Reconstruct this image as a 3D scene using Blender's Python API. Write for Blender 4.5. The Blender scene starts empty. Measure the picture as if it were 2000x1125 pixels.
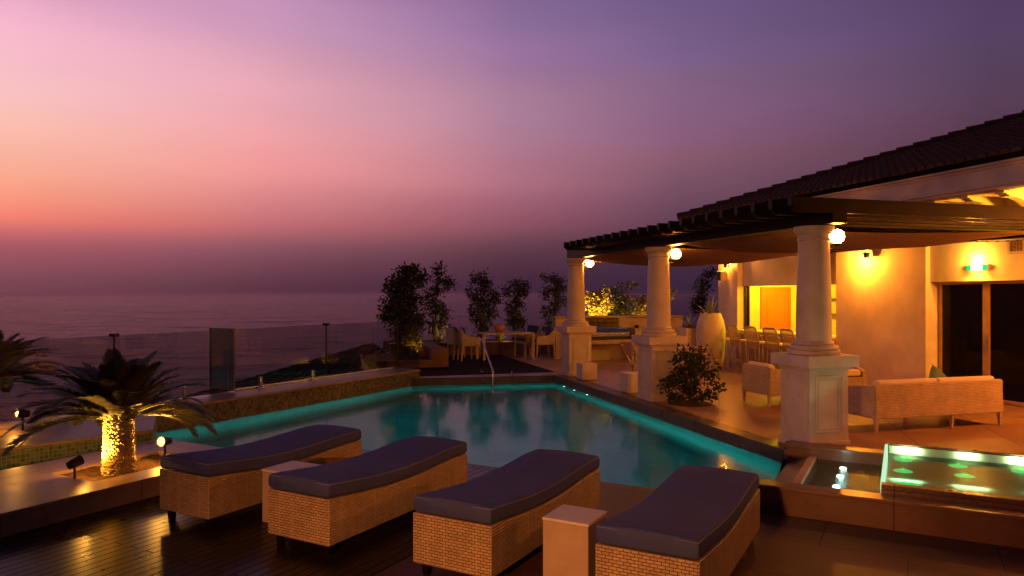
import bpy, math, random
from mathutils import Vector, Matrix
R = math.radians
random.seed(7)
SC = bpy.context.scene
COL = SC.collection
F = 1400.0; ZC = 1.94
TA = R(16.1); TB = R(28.9)
A  = Vector((-math.sin(TA), math.cos(TA), 0)); AP = Vector((math.cos(TA), math.sin(TA), 0))
B  = Vector((math.sin(TB), math.cos(TB), 0));  BP = Vector((math.cos(TB), -math.sin(TB), 0))
C3 = Vector((3.604, 8.563, 0))           # foot of the nearest column
FL = 0.14                                # pavilion floor level
def pa(u, s, z=0): return C3 + AP*u + A*s + Vector((0, 0, z))
N0 = Vector((0.894, 7.447, 0))
def pb(t, k, z=0): return N0 + BP*t + B*k + Vector((0, 0, z))

# ------------------------------------------------------------------ mesh builder
class MB:
    def __init__(s): s.v = []; s.f = []
    def add(s, vs, fs):
        n = len(s.v); s.v += [tuple(v) for v in vs]; s.f += [tuple(i+n for i in f) for f in fs]; return s
    def box(s, x0, x1, y0, y1, z0, z1, M=None):
        vs = [Vector(p) for p in ((x0,y0,z0),(x1,y0,z0),(x1,y1,z0),(x0,y1,z0),(x0,y0,z1),(x1,y0,z1),(x1,y1,z1),(x0,y1,z1))]
        if M: vs = [M @ v for v in vs]
        return s.add(vs, [(0,3,2,1),(4,5,6,7),(0,1,5,4),(1,2,6,5),(2,3,7,6),(3,0,4,7)])
    def prism(s, poly, z0, z1):
        n = len(poly)
        ar = sum(poly[i][0]*poly[(i+1)%n][1]-poly[(i+1)%n][0]*poly[i][1] for i in range(n))
        if ar < 0: poly = poly[::-1]
        vs = [(p[0],p[1],z0) for p in poly]+[(p[0],p[1],z1) for p in poly]
        return s.add(vs, [tuple(range(n-1,-1,-1)), tuple(range(n,2*n))]+[(i,(i+1)%n,n+(i+1)%n,n+i) for i in range(n)])
    def profile_x(s, prof, x0, x1):      # profile in (y,z) extruded along x
        n = len(prof)
        vs = [(x0,p[0],p[1]) for p in prof]+[(x1,p[0],p[1]) for p in prof]
        return s.add(vs, [tuple(range(n-1,-1,-1)), tuple(range(n,2*n))]+[(i,(i+1)%n,n+(i+1)%n,n+i) for i in range(n)])
    def lathe(s, prof, n=32, c=(0,0,0), cap=True):
        vs = []; fs = []; m = len(prof)
        for r, z in prof:
            for i in range(n):
                a = 2*math.pi*i/n; vs.append((c[0]+r*math.cos(a), c[1]+r*math.sin(a), c[2]+z))
        for j in range(m-1):
            for i in range(n):
                fs.append((j*n+i, j*n+(i+1)%n, (j+1)*n+(i+1)%n, (j+1)*n+i))
        if cap: fs += [tuple(range(n-1,-1,-1)), tuple((m-1)*n+i for i in range(n))]
        return s.add(vs, fs)
    def ball(s, c, r, n=20, m=12):
        return s.lathe([(max(r*math.sin(math.pi*j/m), 1e-4), -r*math.cos(math.pi*j/m)) for j in range(m+1)], n, c)
    def tube(s, pts, rad, n=8):
        pts = [Vector(p) for p in pts]; k = len(pts)
        if not isinstance(rad, (list, tuple)): rad = [rad]*k
        vs = []; fs = []
        up = None
        for i, p in enumerate(pts):
            d = (pts[min(i+1,k-1)]-pts[max(i-1,0)]).normalized()
            if up is None: up = Vector((0,0,1)) if abs(d.z) < .9 else Vector((1,0,0))
            e = d.cross(up).normalized(); g = e.cross(d).normalized(); up = g
            for j in range(n):
                a = 2*math.pi*j/n; vs.append(p+(e*math.cos(a)+g*math.sin(a))*rad[i])
        for i in range(k-1):
            for j in range(n): fs.append((i*n+j, i*n+(j+1)%n, (i+1)*n+(j+1)%n, (i+1)*n+j))
        fs += [tuple(range(n-1,-1,-1)), tuple((k-1)*n+j for j in range(n))]
        return s.add(vs, fs)
    def bar(s, p, q, w, h):              # rectangular bar, upright section
        p = Vector(p); q = Vector(q); d = (q-p).normalized()
        e = Vector((-d.y, d.x, 0)); e = e.normalized() if e.length > 1e-4 else Vector((1,0,0))
        g = d.cross(e).normalized()
        vs = [r+e*a*w/2+g*b*h/2 for r in (p,q) for a, b in ((-1,-1),(1,-1),(1,1),(-1,1))]
        return s.add(vs, [(3,2,1,0),(4,5,6,7),(0,1,5,4),(1,2,6,5),(2,3,7,6),(3,0,4,7)])
    def taper(s, p, q, a, b):            # square leg tapering from half-size a at p to b at q
        p = Vector(p); q = Vector(q)
        vs = [p+Vector((i*a,j*a,0)) for i,j in ((-1,-1),(1,-1),(1,1),(-1,1))]+[q+Vector((i*b,j*b,0)) for i,j in ((-1,-1),(1,-1),(1,1),(-1,1))]
        return s.add(vs, [(0,1,2,3),(7,6,5,4),(4,5,1,0),(5,6,2,1),(6,7,3,2),(7,4,0,3)])
    def grid(s, fn, nu, nv, th=0):       # surface fn(i/nu, j/nv); th thickness downwards
        n0 = len(s.v); vs = [Vector(fn(i/nu, j/nv)) for j in range(nv+1) for i in range(nu+1)]
        W = nu+1; fs = [(j*W+i, j*W+i+1, (j+1)*W+i+1, (j+1)*W+i) for j in range(nv) for i in range(nu)]
        if th:
            m = len(vs); vs += [v-Vector((0,0,th)) for v in vs]
            fs += [tuple(m+i for i in f[::-1]) for f in fs[:nu*nv]]
            for i in range(nu):
                fs.append((i+1, i, m+i, m+i+1)); q = nv*W+i; fs.append((q, q+1, m+q+1, m+q))
            for j in range(nv):
                a = j*W; b = (j+1)*W; fs.append((a, b, m+b, m+a)); a += nu; b += nu; fs.append((b, a, m+a, m+b))
        return s.add(vs, fs)
    def leaf(s, p, d, L, w, n=None):     # pointed leaf of two folded quads
        d = d.normalized(); n = n or Vector((random.gauss(0,1), random.gauss(0,1), random.gauss(0,1)))
        e = d.cross(n)
        if e.length < 1e-4: e = d.cross(Vector((0,0,1.01)))
        e = e.normalized()*w/2
        s.add([p, p+d*L*.45+e, p+d*L, p+d*L*.45-e], [(0,1,2,3)])
    def build(s, name, mat, parent=None, bevel=0, smooth=False, uv=True, loc=None, rotz=0, seg=2):
        me = bpy.data.meshes.new(name); me.from_pydata(s.v, [], s.f); me.update()
        if uv:
            ul = me.uv_layers.new(name='UVMap')
            for p in me.polygons:
                n = p.normal
                if abs(n.z) > .75:
                    for li in p.loop_indices:
                        c = me.vertices[me.loops[li].vertex_index].co; ul.data[li].uv = (c.x, c.y)
                else:
                    t = Vector((-n.y, n.x, 0)).normalized()
                    for li in p.loop_indices:
                        c = me.vertices[me.loops[li].vertex_index].co; ul.data[li].uv = (c.dot(t), c.z)
        if smooth:
            me.polygons.foreach_set('use_smooth', [True]*len(me.polygons))
        if isinstance(mat, (list, tuple)):
            for m in mat: me.materials.append(m)
        elif mat: me.materials.append(mat)
        o = bpy.data.objects.new(name, me); COL.objects.link(o)
        if smooth == 'auto':
            es = o.modifiers.new('split', 'EDGE_SPLIT'); es.split_angle = R(38)
        if bevel:
            bv = o.modifiers.new('bevel', 'BEVEL'); bv.width = bevel; bv.segments = seg; bv.limit_method = 'ANGLE'; bv.angle_limit = R(40)
            me.polygons.foreach_set('use_smooth', [True]*len(me.polygons))
            bv.harden_normals = True
        if parent: o.parent = parent
        if loc is not None: o.location = loc
        o.rotation_euler.z = rotz
        return o

def tag(o, label, cat, group=None):
    o['label'] = label; o['category'] = cat
    if group: o['group'] = group
    return o
def thing(name, label, cat, loc=(0,0,0), rotz=0, group=None):
    o = bpy.data.objects.new(name, None); COL.objects.link(o); o.empty_display_size = .1
    o.location = loc; o.rotation_euler.z = rotz
    return tag(o, label, cat, group)
def struct(o, kind='structure'): o['kind'] = kind; return o
def copy_tree(o, parent=None):
    c = o.copy(); COL.objects.link(c); c.parent = parent
    for ch in list(o.children): copy_tree(ch, c)
    return c
def dup(o, loc, rotz, label):
    c = copy_tree(o); c.location = loc; c.rotation_euler.z = rotz; c['label'] = label; return c

# ------------------------------------------------------------------ materials
def lin(c): return tuple((x/255/12.92 if x/255 <= .04045 else ((x/255+.055)/1.055)**2.4) for x in c)
class NT:
    def __init__(s, name):
        s.m = bpy.data.materials.new(name); s.m.use_nodes = True; s.t = s.m.node_tree; s.n = s.t.nodes; s.n.clear()
        s.out = s.n.new('ShaderNodeOutputMaterial')
    def node(s, typ, **kw):
        nd = s.n.new(typ)
        for k, v in kw.items():
            if k.startswith('i_'):
                key = k[2:].replace('_', ' ')
                nd.inputs[key].default_value = v
            else: setattr(nd, k, v)
        return nd
    def link(s, a, b): s.t.links.new(a, b)
def rgba(c): return (c[0], c[1], c[2], 1)
def mat(name, col, rough=.6, var=.25, scale=6, bump=.0, bscale=40, metal=0, spec=.5, uvs=False, col2=None, trans=0):
    """plain material whose colour and gloss wander with noise"""
    k = NT(name); p = k.node('ShaderNodeBsdfPrincipled'); k.link(p.outputs[0], k.out.inputs[0])
    tc = k.node('ShaderNodeTexCoord')
    nz = k.node('ShaderNodeTexNoise'); nz.inputs['Scale'].default_value = scale; nz.inputs['Detail'].default_value = 6
    nz.inputs['Roughness'].default_value = .62
    k.link(tc.outputs['Object'], nz.inputs['Vector'])
    cr = k.node('ShaderNodeValToRGB'); cr.color_ramp.elements[0].position = .3; cr.color_ramp.elements[1].position = .7
    c2 = col2 or tuple(x*(1-var) for x in col)
    cr.color_ramp.elements[0].color = rgba(c2); cr.color_ramp.elements[1].color = rgba(tuple(min(1, x*(1+var*.4)) for x in col))
    k.link(nz.outputs['Fac'], cr.inputs[0]); k.link(cr.outputs[0], p.inputs['Base Color'])
    mr = k.node('ShaderNodeMapRange'); mr.inputs['To Min'].default_value = max(.02, rough-.1); mr.inputs['To Max'].default_value = min(1, rough+.1)
    k.link(nz.outputs['Fac'], mr.inputs['Value']); k.link(mr.outputs[0], p.inputs['Roughness'])
    p.inputs['Metallic'].default_value = metal; p.inputs['Specular IOR Level'].default_value = spec
    if bump:
        n2 = k.node('ShaderNodeTexNoise'); n2.inputs['Scale'].default_value = bscale; n2.inputs['Detail'].default_value = 4
        k.link(tc.outputs['Object'], n2.inputs['Vector'])
        b = k.node('ShaderNodeBump'); b.inputs['Strength'].default_value = bump; b.inputs['Distance'].default_value = .01
        k.link(n2.outputs['Fac'], b.inputs['Height']); k.link(b.outputs[0], p.inputs['Normal'])
    return k.m
def brickmat(name, c1, c2, mortar, w, h, ms=.003, offset=.5, rough=.4, bump=.5, var=.3, vscale=3, spec=.5, rot=0, squash=1, ndist=.004, gloss_mortar=.8):
    k = NT(name); p = k.node('ShaderNodeBsdfPrincipled'); k.link(p.outputs[0], k.out.inputs[0])
    uv = k.node('ShaderNodeUVMap'); mp = k.node('ShaderNodeMapping'); mp.inputs['Rotation'].default_value[2] = rot
    k.link(uv.outputs[0], mp.inputs[0])
    br = k.node('ShaderNodeTexBrick'); br.offset = offset; br.squash = squash
    br.inputs['Scale'].default_value = 1; br.inputs['Brick Width'].default_value = w; br.inputs['Row Height'].default_value = h
    br.inputs['Mortar Size'].default_value = ms; br.inputs['Mortar Smooth'].default_value = .3
    br.inputs['Color1'].default_value = rgba(c1); br.inputs['Color2'].default_value = rgba(c2); br.inputs['Mortar'].default_value = rgba(mortar)
    k.link(mp.outputs[0], br.inputs['Vector'])
    tc = k.node('ShaderNodeTexCoord'); nz = k.node('ShaderNodeTexNoise'); nz.inputs['Scale'].default_value = vscale; nz.inputs['Detail'].default_value = 7
    nz.inputs['Roughness'].default_value = .65
    k.link(tc.outputs['Object'], nz.inputs['Vector'])
    mr = k.node('ShaderNodeMapRange'); mr.inputs['From Min'].default_value = .25; mr.inputs['From Max'].default_value = .75
    mr.inputs['To Min'].default_value = 1-var; mr.inputs['To Max'].default_value = 1+var*.5
    k.link(nz.outputs['Fac'], mr.inputs['Value'])
    mx = k.node('ShaderNodeVectorMath', operation='SCALE'); k.link(br.outputs['Color'], mx.inputs[0]); k.link(mr.outputs[0], mx.inputs['Scale'])
    k.link(mx.outputs[0], p.inputs['Base Color'])
    m2 = k.node('ShaderNodeMapRange'); m2.inputs['To Min'].default_value = max(.03, rough-.12); m2.inputs['To Max'].default_value = rough+.12
    k.link(nz.outputs['Fac'], m2.inputs['Value'])
    m3 = k.node('ShaderNodeMix'); m3.data_type = 'FLOAT'; k.link(br.outputs['Fac'], m3.inputs[0]); k.link(m2.outputs[0], m3.inputs[2]); m3.inputs[3].default_value = gloss_mortar
    k.link(m3.outputs[0], p.inputs['Roughness']); p.inputs['Specular IOR Level'].default_value = spec
    inv = k.node('ShaderNodeMath', operation='SUBTRACT'); inv.inputs[0].default_value = 1; k.link(br.outputs['Fac'], inv.inputs[1])
    ad = k.node('ShaderNodeMath', operation='MULTIPLY_ADD'); k.link(nz.outputs['Fac'], ad.inputs[0]); ad.inputs[1].default_value = .25; k.link(inv.outputs[0], ad.inputs[2])
    b = k.node('ShaderNodeBump'); b.inputs['Strength'].default_value = bump; b.inputs['Distance'].default_value = ndist
    k.link(ad.outputs[0], b.inputs['Height']); k.link(b.outputs[0], p.inputs['Normal'])
    return k.m
def wicker(name, c1, c2, dark, seam=.3):
    """woven strands: short horizontal strands that pass over and under uprights"""
    k = NT(name); p = k.node('ShaderNodeBsdfPrincipled'); k.link(p.outputs[0], k.out.inputs[0])
    uv = k.node('ShaderNodeUVMap')
    br = k.node('ShaderNodeTexBrick'); br.offset = .5
    br.inputs['Scale'].default_value = 1; br.inputs['Brick Width'].default_value = .046; br.inputs['Row Height'].default_value = .020
    br.inputs['Mortar Size'].default_value = .0028; br.inputs['Mortar Smooth'].default_value = .9
    br.inputs['Color1'].default_value = rgba(c1); br.inputs['Color2'].default_value = rgba(c2); br.inputs['Mortar'].default_value = rgba(dark)
    nz = k.node('ShaderNodeTexNoise'); nz.inputs['Scale'].default_value = 25; nz.inputs['Detail'].default_value = 3
    tc = k.node('ShaderNodeTexCoord'); k.link(tc.outputs['Object'], nz.inputs['Vector'])
    wob = k.node('ShaderNodeVectorMath', operation='MULTIPLY_ADD'); k.link(nz.outputs['Color'], wob.inputs[0]); wob.inputs[1].default_value = (.006,.004,0)
    k.link(uv.outputs[0], wob.inputs[2]); k.link(wob.outputs[0], br.inputs['Vector'])
    # pale seam every 13 cm where the uprights show
    sx = k.node('ShaderNodeSeparateXYZ'); k.link(uv.outputs[0], sx.inputs[0])
    md = k.node('ShaderNodeMath', operation='PINGPONG'); md.inputs[1].default_value = .065; k.link(sx.outputs[0], md.inputs[0])
    lt = k.node('ShaderNodeMath', operation='LESS_THAN'); lt.inputs[1].default_value = .005; k.link(md.outputs[0], lt.inputs[0])
    m = k.node('ShaderNodeMix'); m.data_type = 'RGBA'
    sc = k.node('ShaderNodeMath', operation='MULTIPLY'); sc.inputs[1].default_value = seam; k.link(lt.outputs[0], sc.inputs[0])
    k.link(sc.outputs[0], m.inputs[0]); k.link(br.outputs['Color'], m.inputs[6]); m.inputs[7].default_value = rgba(tuple(min(1, x*1.35) for x in c1))
    n3 = k.node('ShaderNodeTexNoise'); n3.inputs['Scale'].default_value = 3.5; n3.inputs['Detail'].default_value = 5; k.link(tc.outputs['Object'], n3.inputs['Vector'])
    mr = k.node('ShaderNodeMapRange'); mr.inputs['From Min'].default_value = .3; mr.inputs['From Max'].default_value = .7; mr.inputs['To Min'].default_value = .78; mr.inputs['To Max'].default_value = 1.1
    k.link(n3.outputs['Fac'], mr.inputs['Value'])
    mx = k.node('ShaderNodeVectorMath', operation='SCALE'); k.link(m.outputs[2], mx.inputs[0]); k.link(mr.outputs[0], mx.inputs['Scale'])
    k.link(mx.outputs[0], p.inputs['Base Color']); p.inputs['Roughness'].default_value = .55
    inv = k.node('ShaderNodeMath', operation='SUBTRACT'); inv.inputs[0].default_value = 1; k.link(br.outputs['Fac'], inv.inputs[1])
    b = k.node('ShaderNodeBump'); b.inputs['Strength'].default_value = .9; b.inputs['Distance'].default_value = .006
    k.link(inv.outputs[0], b.inputs['Height']); k.link(b.outputs[0], p.inputs['Normal'])
    return k.m
def emit(name, col, st):
    k = NT(name); e = k.node('ShaderNodeEmission'); e.inputs[0].default_value = rgba(col); e.inputs[1].default_value = st
    k.link(e.outputs[0], k.out.inputs[0]); return k.m
def glass(name, tint, rough=.0, ior=1.5, dark=0):
    k = NT(name); fr = k.node('ShaderNodeFresnel'); ge = k.node('ShaderNodeNewGeometry'); im = k.node('ShaderNodeMix'); im.data_type = 'FLOAT'
    im.inputs[2].default_value = ior; im.inputs[3].default_value = 1/ior; k.link(ge.outputs['Backfacing'], im.inputs[0]); k.link(im.outputs[0], fr.inputs[0])
    tr = k.node('ShaderNodeBsdfTransparent'); tr.inputs[0].default_value = rgba(tint)
    gl = k.node('ShaderNodeBsdfGlossy'); gl.inputs['Roughness'].default_value = rough; gl.inputs['Color'].default_value = (1,1,1,1)
    mx = k.node('ShaderNodeMixShader'); k.link(fr.outputs[0], mx.inputs[0]); k.link(tr.outputs[0], mx.inputs[1]); k.link(gl.outputs[0], mx.inputs[2])
    last = mx
    if dark:
        df = k.node('ShaderNodeBsdfTranslucent'); df.inputs[0].default_value = rgba(tuple(t*.62 for t in tint))
        m2 = k.node('ShaderNodeMixShader'); m2.inputs[0].default_value = dark; k.link(mx.outputs[0], m2.inputs[1]); k.link(df.outputs[0], m2.inputs[2]); last = m2
    k.link(last.outputs[0], k.out.inputs[0]); return k.m
def watermat(name, tint, rough, bscale, bstr, aniso=(1,1,1), refr=False):
    k = NT(name); tc = k.node('ShaderNodeTexCoord'); mp = k.node('ShaderNodeMapping'); mp.inputs['Scale'].default_value = aniso
    k.link(tc.outputs['Object'], mp.inputs[0])
    nz = k.node('ShaderNodeTexNoise'); nz.inputs['Scale'].default_value = bscale; nz.inputs['Detail'].default_value = 3; k.link(mp.outputs[0], nz.inputs['Vector'])
    b = k.node('ShaderNodeBump'); b.inputs['Strength'].default_value = bstr; b.inputs['Distance'].default_value = .02; k.link(nz.outputs['Fac'], b.inputs['Height'])
    fr = k.node('ShaderNodeFresnel'); fr.inputs[0].default_value = 1.33
    tr = k.node('ShaderNodeBsdfRefraction' if refr else 'ShaderNodeBsdfTransparent'); tr.inputs[0].default_value = rgba(tint)
    if refr: tr.inputs['IOR'].default_value = 1.33; tr.inputs['Roughness'].default_value = .03; k.link(b.outputs[0], tr.inputs['Normal'])
    gl = k.node('ShaderNodeBsdfGlossy'); gl.inputs['Roughness'].default_value = rough; gl.inputs['Color'].default_value = (.52,.56,.61,1); k.link(b.outputs[0], gl.inputs['Normal'])
    mx = k.node('ShaderNodeMixShader'); k.link(fr.outputs[0], mx.inputs[0]); k.link(tr.outputs[0], mx.inputs[1]); k.link(gl.outputs[0], mx.inputs[2])
    k.link(mx.outputs[0], k.out.inputs[0]); return k.m
def leafmat(name, col, col2, rough=.5):
    k = NT(name); geo = k.node('ShaderNodeNewGeometry')
    cr = k.node('ShaderNodeValToRGB'); cr.color_ramp.elements[0].color = rgba(col); cr.color_ramp.elements[1].color = rgba(col2)
    k.link(geo.outputs['Random Per Island'], cr.inputs[0])
    d = k.node('ShaderNodeBsdfPrincipled'); d.inputs['Roughness'].default_value = rough; k.link(cr.outputs[0], d.inputs['Base Color'])
    t = k.node('ShaderNodeBsdfTranslucent'); k.link(cr.outputs[0], t.inputs[0])
    m = k.node('ShaderNodeMixShader'); m.inputs[0].default_value = .3; k.link(d.outputs[0], m.inputs[1]); k.link(t.outputs[0], m.inputs[2])
    k.link(m.outputs[0], k.out.inputs[0]); return k.m

M = {}
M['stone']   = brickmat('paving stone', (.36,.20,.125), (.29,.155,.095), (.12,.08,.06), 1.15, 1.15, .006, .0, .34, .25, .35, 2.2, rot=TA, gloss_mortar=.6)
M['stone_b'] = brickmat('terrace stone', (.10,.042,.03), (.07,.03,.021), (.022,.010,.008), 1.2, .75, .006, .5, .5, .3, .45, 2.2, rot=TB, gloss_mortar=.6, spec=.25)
M['coping']  = brickmat('coping stone', (.38,.235,.175), (.31,.19,.14), (.14,.08,.06), 1.2, 5, .005, .0, .4, .25, .45, 3.0)
M['deckwood']= brickmat('dark decking', (.012,.006,.004), (.022,.010,.006), (.001,.001,.001), 3.4, .095, .007, .37, .30, .9, .5, 5, rot=R(90), ndist=.006, spec=.2)
M['deckmatte']= brickmat('weathered dark decking', (.010,.005,.004), (.018,.008,.006), (.001,.001,.001), 3.4, .095, .007, .37, .75, .9, .5, 5, rot=TA, ndist=.006, spec=.06)
M['mosaic']  = brickmat('green mosaic', (.035,.09,.065), (.17,.25,.19), (.34,.30,.24), .043, .043, .0035, .0, .3, .5, .45, 1.5)
M['mosaic_b']= brickmat('brown mosaic', (.035,.035,.025), (.24,.18,.11), (.10,.08,.06), .044, .044, .004, .0, .3, .6, .45, 1.5)
M['pooltile']= brickmat('pool tile', (.10,.30,.27), (.16,.38,.34), (.2,.34,.3), .026, .026, .002, .0, .3, .3, .3, 1.0)
M['darktile']= brickmat('dark edge tile', (.045,.035,.03), (.12,.085,.065), (.03,.02,.018), .035, .026, .003, .5, .3, .6, .4, 3)
M['stucco']  = mat('cream render', (.74,.60,.48), .75, .22, 1.6, .12, 90)
M['white']   = mat('white painted render', (.60,.49,.44), .6, .24, 2.4, .08, 70)
M['planter'] = mat('beige planter render', (.42,.30,.24), .7, .2, 4, .15, 60)
M['redwall'] = mat('reddish dark render', (.16,.075,.05), .75, .3, 3, .15, 60)
M['wicker']  = wicker('tan wicker', (.43,.29,.18), (.33,.215,.125), (.10,.055,.03))
M['wickerw'] = wicker('pale wicker', (.60,.46,.37), (.49,.37,.29), (.15,.09,.06), .05)
M['blue']    = mat('blue outdoor fabric', (.046,.056,.205), .85, .22, 3.5, .5, 9, spec=.25)
M['piping']  = mat('blue grey piping', (.10,.115,.27), .8, .15, 20)
M['cream']   = mat('cream cushion fabric', (.72,.56,.46), .85, .10, 5, .2, 200, spec=.2)
M['green']   = mat('green pillow fabric', (.10,.16,.12), .85, .2, 8, .2, 200, spec=.2)
M['darkwood']= mat('dark stained timber', (.006,.003,.002), .45, .4, 9, .1, 60, spec=.14)
M['blackmet']= mat('black metal', (.015,.012,.012), .4, .2, 20, metal=.6)
M['steel']   = mat('brushed steel', (.55,.52,.50), .25, .15, 30, metal=1)
k = NT('tan sailcloth'); tc = k.node('ShaderNodeTexCoord'); nz = k.node('ShaderNodeTexNoise'); nz.inputs['Scale'].default_value = 3; nz.inputs['Detail'].default_value = 6; k.link(tc.outputs['Object'], nz.inputs['Vector'])
cr = k.node('ShaderNodeValToRGB'); cr.color_ramp.elements[0].color = (.28,.155,.07,1); cr.color_ramp.elements[1].color = (.40,.235,.115,1); k.link(nz.outputs['Fac'], cr.inputs[0])
d = k.node('ShaderNodeBsdfDiffuse'); k.link(cr.outputs[0], d.inputs[0]); tr_ = k.node('ShaderNodeBsdfTranslucent'); k.link(cr.outputs[0], tr_.inputs[0])
m = k.node('ShaderNodeMixShader'); m.inputs[0].default_value = .5; k.link(d.outputs[0], m.inputs[1]); k.link(tr_.outputs[0], m.inputs[2]); k.link(m.outputs[0], k.out.inputs[0]); M['sail'] = k.m
M['soil']    = mat('planting soil', (.10,.055,.03), .95, .5, 18, .9, 50, spec=.1)
M['bark']    = mat('bark', (.10,.065,.04), .9, .4, 14, .8, 50, spec=.2)
M['trunk']   = mat('palm trunk scales', (.60,.45,.22), .8, .5, 30, .6, 60, spec=.2)
M['palm']    = leafmat('palm frond', (.045,.048,.016), (.11,.095,.03))
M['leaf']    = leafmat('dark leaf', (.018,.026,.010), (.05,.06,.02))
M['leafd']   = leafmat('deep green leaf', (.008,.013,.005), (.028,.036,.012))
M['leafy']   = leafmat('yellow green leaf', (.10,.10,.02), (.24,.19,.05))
M['agave']   = leafmat('agave blade', (.12,.14,.06), (.28,.29,.13))
M['rock']    = mat('dark headland rock', (.022,.014,.014), .95, .5, .6, .8, 3, spec=.1)
M['rooftile']= mat('clay roof tile', (.075,.032,.024), .75, .45, 5, .3, 40)
M['roofdark']= mat('old clay roof tile', (.05,.028,.024), .85, .4, 4, .3, 30)
M['terracotta'] = mat('terracotta', (.40,.15,.07), .7, .25, 8, .1, 40)
M['doorwood']= mat('honey wood door', (.50,.15,.03), .45, .12, 3, spec=.4)
M['timber']  = mat('pale timber', (.42,.24,.12), .5, .3, 7)
M['glass']   = glass('fence glass', (.72,.73,.76), .0, 1.45)
M['frost']   = glass('smoked edge-on glass', (.56,.66,.66), .12, 1.4, .72)
M['dglass']  = glass('door glass', (.42,.40,.38), .0, 1.22)
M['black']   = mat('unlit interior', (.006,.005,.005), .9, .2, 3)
M['water']   = watermat('pool water', (.70,.97,.95), .085, 2.2, .05, refr=True)
M['water2']  = watermat('basin water', (.5,.62,.5), .07, 38, .35)
M['water3']  = watermat('cascade water', (.72,.85,.68), .30, 14, .12)
M['globe']   = emit('lit globe glass', (1,.34,.06), 165)
M['lampface']= emit('lit spotlight lens', (1,.45,.09), 7)
M['chaircane'] = mat('cane webbing', (.50,.33,.17), .6, .25, 40)
M['taupe']   = mat('taupe painted metal', (.36,.26,.20), .45, .15, 12)
M['bottle']  = mat('bottle glass', (.55,.5,.38), .15, .1, 10)
M['bottleg'] = mat('green bottle glass', (.03,.10,.08), .12, .1, 10)

# ------------------------------------------------------------------ world: dusk sky by direction
W = bpy.data.worlds.new('World'); SC.world = W; W.use_nodes = True
wt = W.node_tree; wn = wt.nodes; wn.clear()
def wnode(t, **kw):
    n = wn.new(t)
    for k, v in kw.items(): setattr(n, k, v)
    return n
SKY = {   # azimuth in degrees (0 = straight ahead, negative = left): [(elevation, sRGB)...]
 -35: [(-3,(100,58,74)),(0,(115,66,82)),(1.0,(122,70,86)),(2.0,(140,76,92)),(3.2,(165,84,100)),(4.2,(205,104,108)),(5.0,(246,126,110)),(6.4,(252,152,126)),(8.2,(252,172,148)),(10,(250,184,166)),(11.8,(250,192,182)),(13.6,(248,192,196)),(15.5,(246,186,200)),(17.3,(244,180,202)),(19,(232,168,196)),(24,(160,116,156)),(34,(92,68,104)),(50,(56,44,72)),(90,(36,30,54))],
 -19.3:[(-3,(74,42,62)),(0,(82,47,66)),(1.0,(95,55,72)),(2.5,(115,65,85)),(3.7,(138,80,95)),(5.2,(188,102,110)),(7.3,(216,130,132)),(9.4,(242,153,152)),(11.4,(246,163,166)),(13.5,(238,168,178)),(15.4,(234,168,182)),(17.4,(218,160,180)),(19.1,(205,154,184)),(21.2,(203,150,188)),(25,(160,122,160)),(34,(92,72,108)),(50,(56,46,74)),(90,(36,30,54))],
 0:   [(-3,(52,32,54)),(0,(56,35,58)),(1.5,(66,40,60)),(2.7,(80,45,65)),(4,(100,58,76)),(5.5,(138,78,96)),(7.2,(156,92,112)),(8.7,(172,108,126)),(10.3,(171,112,132)),(12.1,(170,120,142)),(13.8,(170,124,150)),(15.6,(168,124,150)),(17.3,(156,116,152)),(19.1,(152,114,158)),(20.6,(140,110,154)),(22.3,(136,104,150)),(26,(120,94,140)),(34,(80,66,104)),(50,(54,45,76)),(90,(36,30,54))],
 13.3:[(-3,(46,30,54)),(0,(50,33,57)),(2,(60,38,62)),(4,(76,48,70)),(6.5,(100,64,86)),(9,(121,80,100)),(10.6,(133,86,106)),(12,(134,90,120)),(14,(133,94,128)),(16.2,(128,95,128)),(18.2,(120,94,138)),(20.2,(114,90,132)),(22,(108,88,134)),(34,(66,54,90)),(50,(48,40,68)),(90,(36,30,54))],
 33.6:[(-3,(40,28,50)),(0,(44,30,54)),(5,(66,44,66)),(9,(80,52,74)),(11.5,(88,58,80)),(13,(87,62,86)),(15,(85,64,92)),(17,(85,64,99)),(19,(85,62,98)),(21,(83,64,104)),(34,(58,48,80)),(50,(44,38,64)),(90,(36,30,54))],
 100: [(-3,(30,24,42)),(0,(32,26,46)),(20,(36,29,48)),(90,(34,29,52))],
 180: [(-3,(30,24,40)),(0,(34,26,44)),(20,(34,27,44)),(90,(34,29,52))],
}
SKY[-75] = [(e, tuple(int(c*.86) for c in cc)) for e, cc in SKY[-35]]
SKY[-180] = SKY[180]; SKY[-125] = [(-3,(50,34,50)),(0,(60,40,58)),(8,(70,46,58)),(20,(60,45,62)),(90,(36,30,54))]
gt = wnode('ShaderNodeTexCoord'); sx = wnode('ShaderNodeSeparateXYZ'); wt.links.new(gt.outputs['Generated'], sx.inputs[0])
asn = wnode('ShaderNodeMath', operation='ARCSINE'); wt.links.new(sx.outputs[2], asn.inputs[0])
el = wnode('ShaderNodeMapRange'); el.inputs['From Min'].default_value = R(-10); el.inputs['From Max'].default_value = R(90); wt.links.new(asn.outputs[0], el.inputs['Value'])
az = wnode('ShaderNodeMath', operation='ARCTAN2'); wt.links.new(sx.outputs[0], az.inputs[0]); wt.links.new(sx.outputs[1], az.inputs[1])
prev = None; pk = None
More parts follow.
